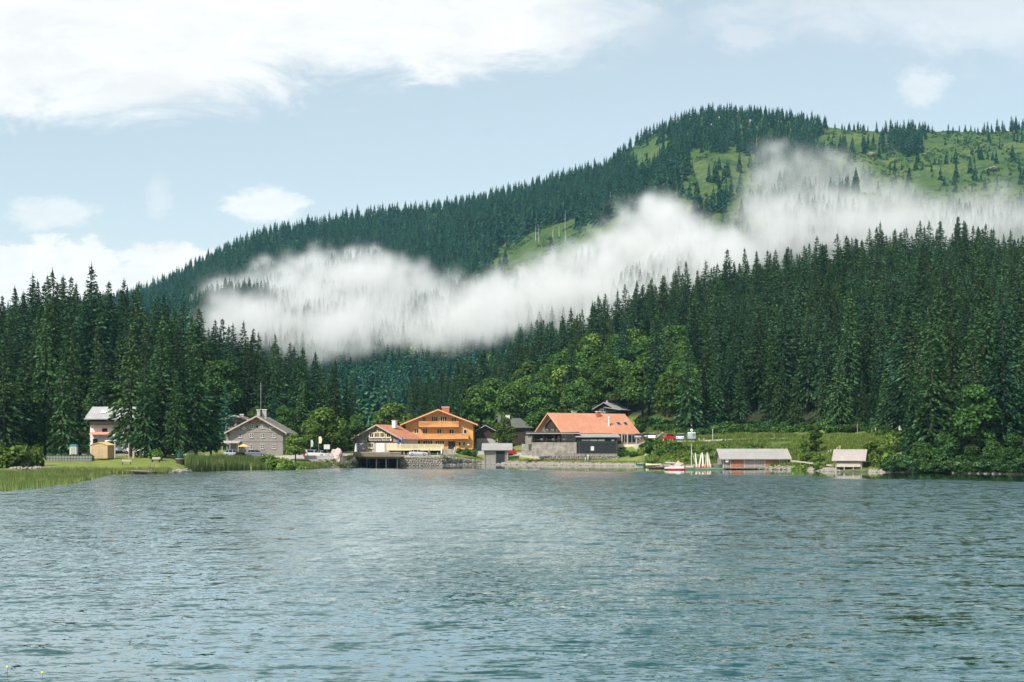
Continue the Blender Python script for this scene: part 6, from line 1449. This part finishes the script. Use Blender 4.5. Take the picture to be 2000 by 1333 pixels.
# --- stuff: shore stones, reeds, grass
def shore_pts(px0, px1, n, d0, d1):
    p = rs.uniform(px0, px1, n); d = rs.uniform(d0, d1, n); Y = shore(p)+d; return p, Y, near_h(p, Y)
P1 = [shore_pts(860, 1265, 2200, -.5, 2.0), shore_pts(1540, 1640, 260, -.6, 1.5), shore_pts(1700, 1790, 150, -.6, 1.2), shore_pts(1860, 2030, 420, -1.0, .8), shore_pts(1265, 1410, 300, -.5, 2.2), shore_pts(330, 372, 70, -2.2, 1.0), shore_pts(636, 700, 260, -1.2, .8), shore_pts(1410, 1540, 120, 0, 2), shore_pts(20, 110, 60, 6, 8)]
p = np.concatenate([a[0] for a in P1]); y = np.concatenate([a[1] for a in P1]); z = np.concatenate([a[2] for a in P1]); sc_ = rs.uniform(.16, .5, len(p))
sc_ = np.where((p > 636) & (p < 705), sc_*.5, sc_); sc_ = np.where(p > 1265, sc_*.75, sc_)
scatter('shore_stones', np.stack([wx(p, y), y, np.maximum(z, -.02)+sc_*.2], 1), np.stack([sc_*1.3, sc_*1.1, sc_*.8], 1), rs.rand(len(p))*6.28, rs.randint(0, 6, len(p)), ROCKS)
def tuft(seed, n, h, spread, w, lean=.25):
    r = np.random.RandomState(seed); V_ = []; F_ = []
    for i in range(n):
        a = r.rand()*6.28; q = r.rand()**.5*spread; x, y_ = math.cos(a)*q, math.sin(a)*q; b_ = r.rand()*6.28; hh_ = h*r.uniform(.6, 1.1); lx, ly = r.randn(2)*lean*hh_*.5; dx, dy = math.cos(b_)*w/2, math.sin(b_)*w/2
        o = len(V_); V_ += [(x-dx, y_-dy, -.1), (x+dx, y_+dy, -.1), (x+dx*.8+lx*.4, y_+dy*.8+ly*.4, hh_*.6), (x-dx*.8+lx*.4, y_-dy*.8+ly*.4, hh_*.6), (x+lx+dx*.15, y_+ly, hh_), (x+lx-dx*.15, y_+ly, hh_)]; F_ += [(o, o+1, o+2, o+3), (o+3, o+2, o+4, o+5)]
    return mesh_np('tuft', V_, F_)
M_REED = leaf_mat('reed_leaves', (.12, .18, .062), (.17, .21, .075), .55, .3); M_REEDY = leaf_mat('pale_reed_leaves', (.24, .28, .09), (.30, .30, .12), .6, .3); M_GRASS = leaf_mat('wild_grass_blades', (.145, .20, .05), (.225, .24, .075), .55, .3)
def tufts(mat, args): 
    r_ = []
    for i in range(3): me = tuft(700+i, *args); me.materials.append(mat); r_.append(me)
    return r_
def zero(p, y): return np.zeros(len(p))
def field(name, p, y, mats, s0, s1, zfn=near_h, zoff=0.):
    z = zfn(p, y); sc_ = rs.uniform(s0, s1, len(p)); scatter(name, np.stack([wx(p, y), y, z+zoff], 1), np.stack([sc_]*3, 1), rs.rand(len(p))*6.28, rs.randint(0, len(mats), len(p)), mats)
# reed belt before the grey house
n = 5200; p = rs.uniform(366, 646, n); dd_ = np.interp(p, [366, 480, 600, 646], [13, 12, 7, 3]); y = shore(p)-1.5+rs.rand(n)*dd_
hsc = np.interp(p, [366, 500, 560, 620, 646], [1.0, .78, .52, .4, .25]); sc_ = rs.uniform(.6, 1.1, n)*hsc*(1+.5*fbm(wx(p, y), y, 3, 90)); z = np.maximum(near_h(p, y), -.1)
scatter('reed_belt', np.stack([wx(p, y), y, z], 1), np.stack([sc_]*3, 1), rs.rand(n)*6.28, np.where(rs.rand(n) < np.interp(p, [366, 450, 620], [.1, .3, .6]), 3, 0)+rs.randint(0, 3, n), tufts(M_REED, (26, 2.2, .5, .05, .12))+tufts(M_REEDY, (26, 1.9, .5, .045, .12)))
# sparse reeds standing in the water on the left
n = 15000; p = rs.uniform(-140, 215, n); y0 = np.interp(p, [-140, 0, 90, 150, 185, 215], [118, 131, 143, 158, 190, 215]); y = y0+(rs.rand(n)**.8)*(226-y0)
y = y+fbm(wx(p, y), y, 14, 60)*9; kp = y < 228; p, y = p[kp], y[kp]; n = len(p)
scatter('water_reeds', np.stack([wx(p, y), y, np.full(n, -.05)], 1), np.stack([rs.uniform(.5, 1, n)]*3, 1), rs.rand(n)*6.28, rs.randint(0, 6, n), tufts(M_REED, (7, .95, .45, .035, .10))+tufts(M_REEDY, (7, .8, .45, .03, .10)))
# shore grasses
PL = [shore_pts(80, 335, 2600, -2, 3.2), shore_pts(600, 700, 700, -.5, 8), shore_pts(860, 1262, 2600, 1.2, 3.4)]
p = np.concatenate([a[0] for a in PL]); y = np.concatenate([a[1] for a in PL]); field('shore_grass', p, y, tufts(M_GRASS, (14, .75, .3, .05, .3))+tufts(M_REEDY, (14, .9, .3, .05, .3)), .35, 1.0, lambda p, y: np.maximum(near_h(p, y), -.05))
n = 15000; p = rs.uniform(1262, 1775, n); y = shore(p)+rs.uniform(1.5, 58, n); kp = (fbm(wx(p, y), y, 9, 70) > -.22); X_ = wx(p, y)
for pl_, hw in PATHS[3:4]: kp &= seg_d(X_, y, pl_) > hw+.6
p, y = p[kp], y[kp]
field('bank_grass', p, y, tufts(M_GRASS, (12, .7, .4, .07, .35))+tufts(M_BUSH, (12, .6, .4, .12, .5)), .5, 1.25)
# undergrowth along the forest foot
n = 1500; p = rs.uniform(-160, 2200, n); y = shore(p)+front_D(p)+rs.uniform(-4, 9, n); kp = ~((p > 1110) & (p < 1240)) & ~((p > 690) & (p < 1060) & (rs.rand(n) < .5)); p, y = p[kp], y[kp]; n = len(p)
um = []
for i in range(3):
    for mt in (M_ALDER, M_LEAF): me = bush_mesh('undergrowth', 800+i, 420, .3); me.materials.append(mt); um.append(me)
sc_ = rs.uniform(.7, 1.9, n); scatter('undergrowth', np.stack([wx(p, y), y, near_h(p, y)-.1], 1), np.stack([sc_, sc_, sc_*.9], 1), rs.rand(n)*6.28, np.where(rs.rand(n) < .75, 0, 1)+2*rs.randint(0, 3, n), um)
# right shore: leafy skirt hanging over the water
n = 420; p = rs.uniform(1735, 2080, n); y = shore(p)+rs.uniform(-1.6, 5, n); sc_ = rs.uniform(.6, 1.5, n)
um2 = []
for i in range(3):
    for mt in (M_SPRF, M_ALDER): me = bush_mesh('undergrowth', 820+i, 420, .3); me.materials.append(mt); um2.append(me)
scatter('shore_foliage', np.stack([wx(p, y), y, np.maximum(near_h(p, y), .15)+rs.uniform(0, 1.2, n)], 1), np.stack([sc_, sc_, sc_*.8], 1), rs.rand(n)*6.28, np.where(rs.rand(n) < .5, 0, 1)+2*rs.randint(0, 3, n), um2)
# driftwood at the left shore, buds over the near water
for k, (a, b_) in enumerate([((338, 240.5, .2), (352, 239, .5)), ((349, 241, .15), (366, 242, .55)), ((42, 231.5, .55), (72, 232.5, .35)), ((62, 231, .3), (100, 233, .6))]):
    A_ = Vector((wx(a[0], a[1]), a[1], a[2])); B2 = Vector((wx(b_[0], b_[1]), b_[1], b_[2])); tag(MB().bar((0, 0, 0), B2-A_, .2).build('driftwood', K['fascia'] if k < 2 else K['timber'], None, A_), ['left driftwood piece left of the reed belt', 'right driftwood piece at the reed belt', 'dark driftwood at the left lawn edge', 'second dark driftwood right of the first on the lawn edge'][k], 'driftwood')
for k, (px, py0, py1) in enumerate([(14.5, 1303, 1328), (83, 1314, 1324)]):
    Y = F*CH/(py1-HZ); e = tag(empty('water_flower', (wx(px, Y), Y, 0)), ['yellow bud on a thin green stem over the near water, bottom left', 'yellow flower just above the near water, right of the stemmed bud'][k], 'flower'); H = (py1-py0)*Y/F
    MB().cyl((0, 0, -.2), .006, H+.2, 6, .004).build('stem', K['green'], e); b = bmesh.new(); bmesh.ops.create_icosphere(b, subdivisions=2, radius=.022); bmesh.ops.translate(b, verts=b.verts, vec=(0, 0, H)); me = bpy.data.meshes.new('bud'); b.to_mesh(me); b.free(); me.materials.append(flat('yellow_petal', (.65, .55, .05), .6)); link('bud', me, None, e)
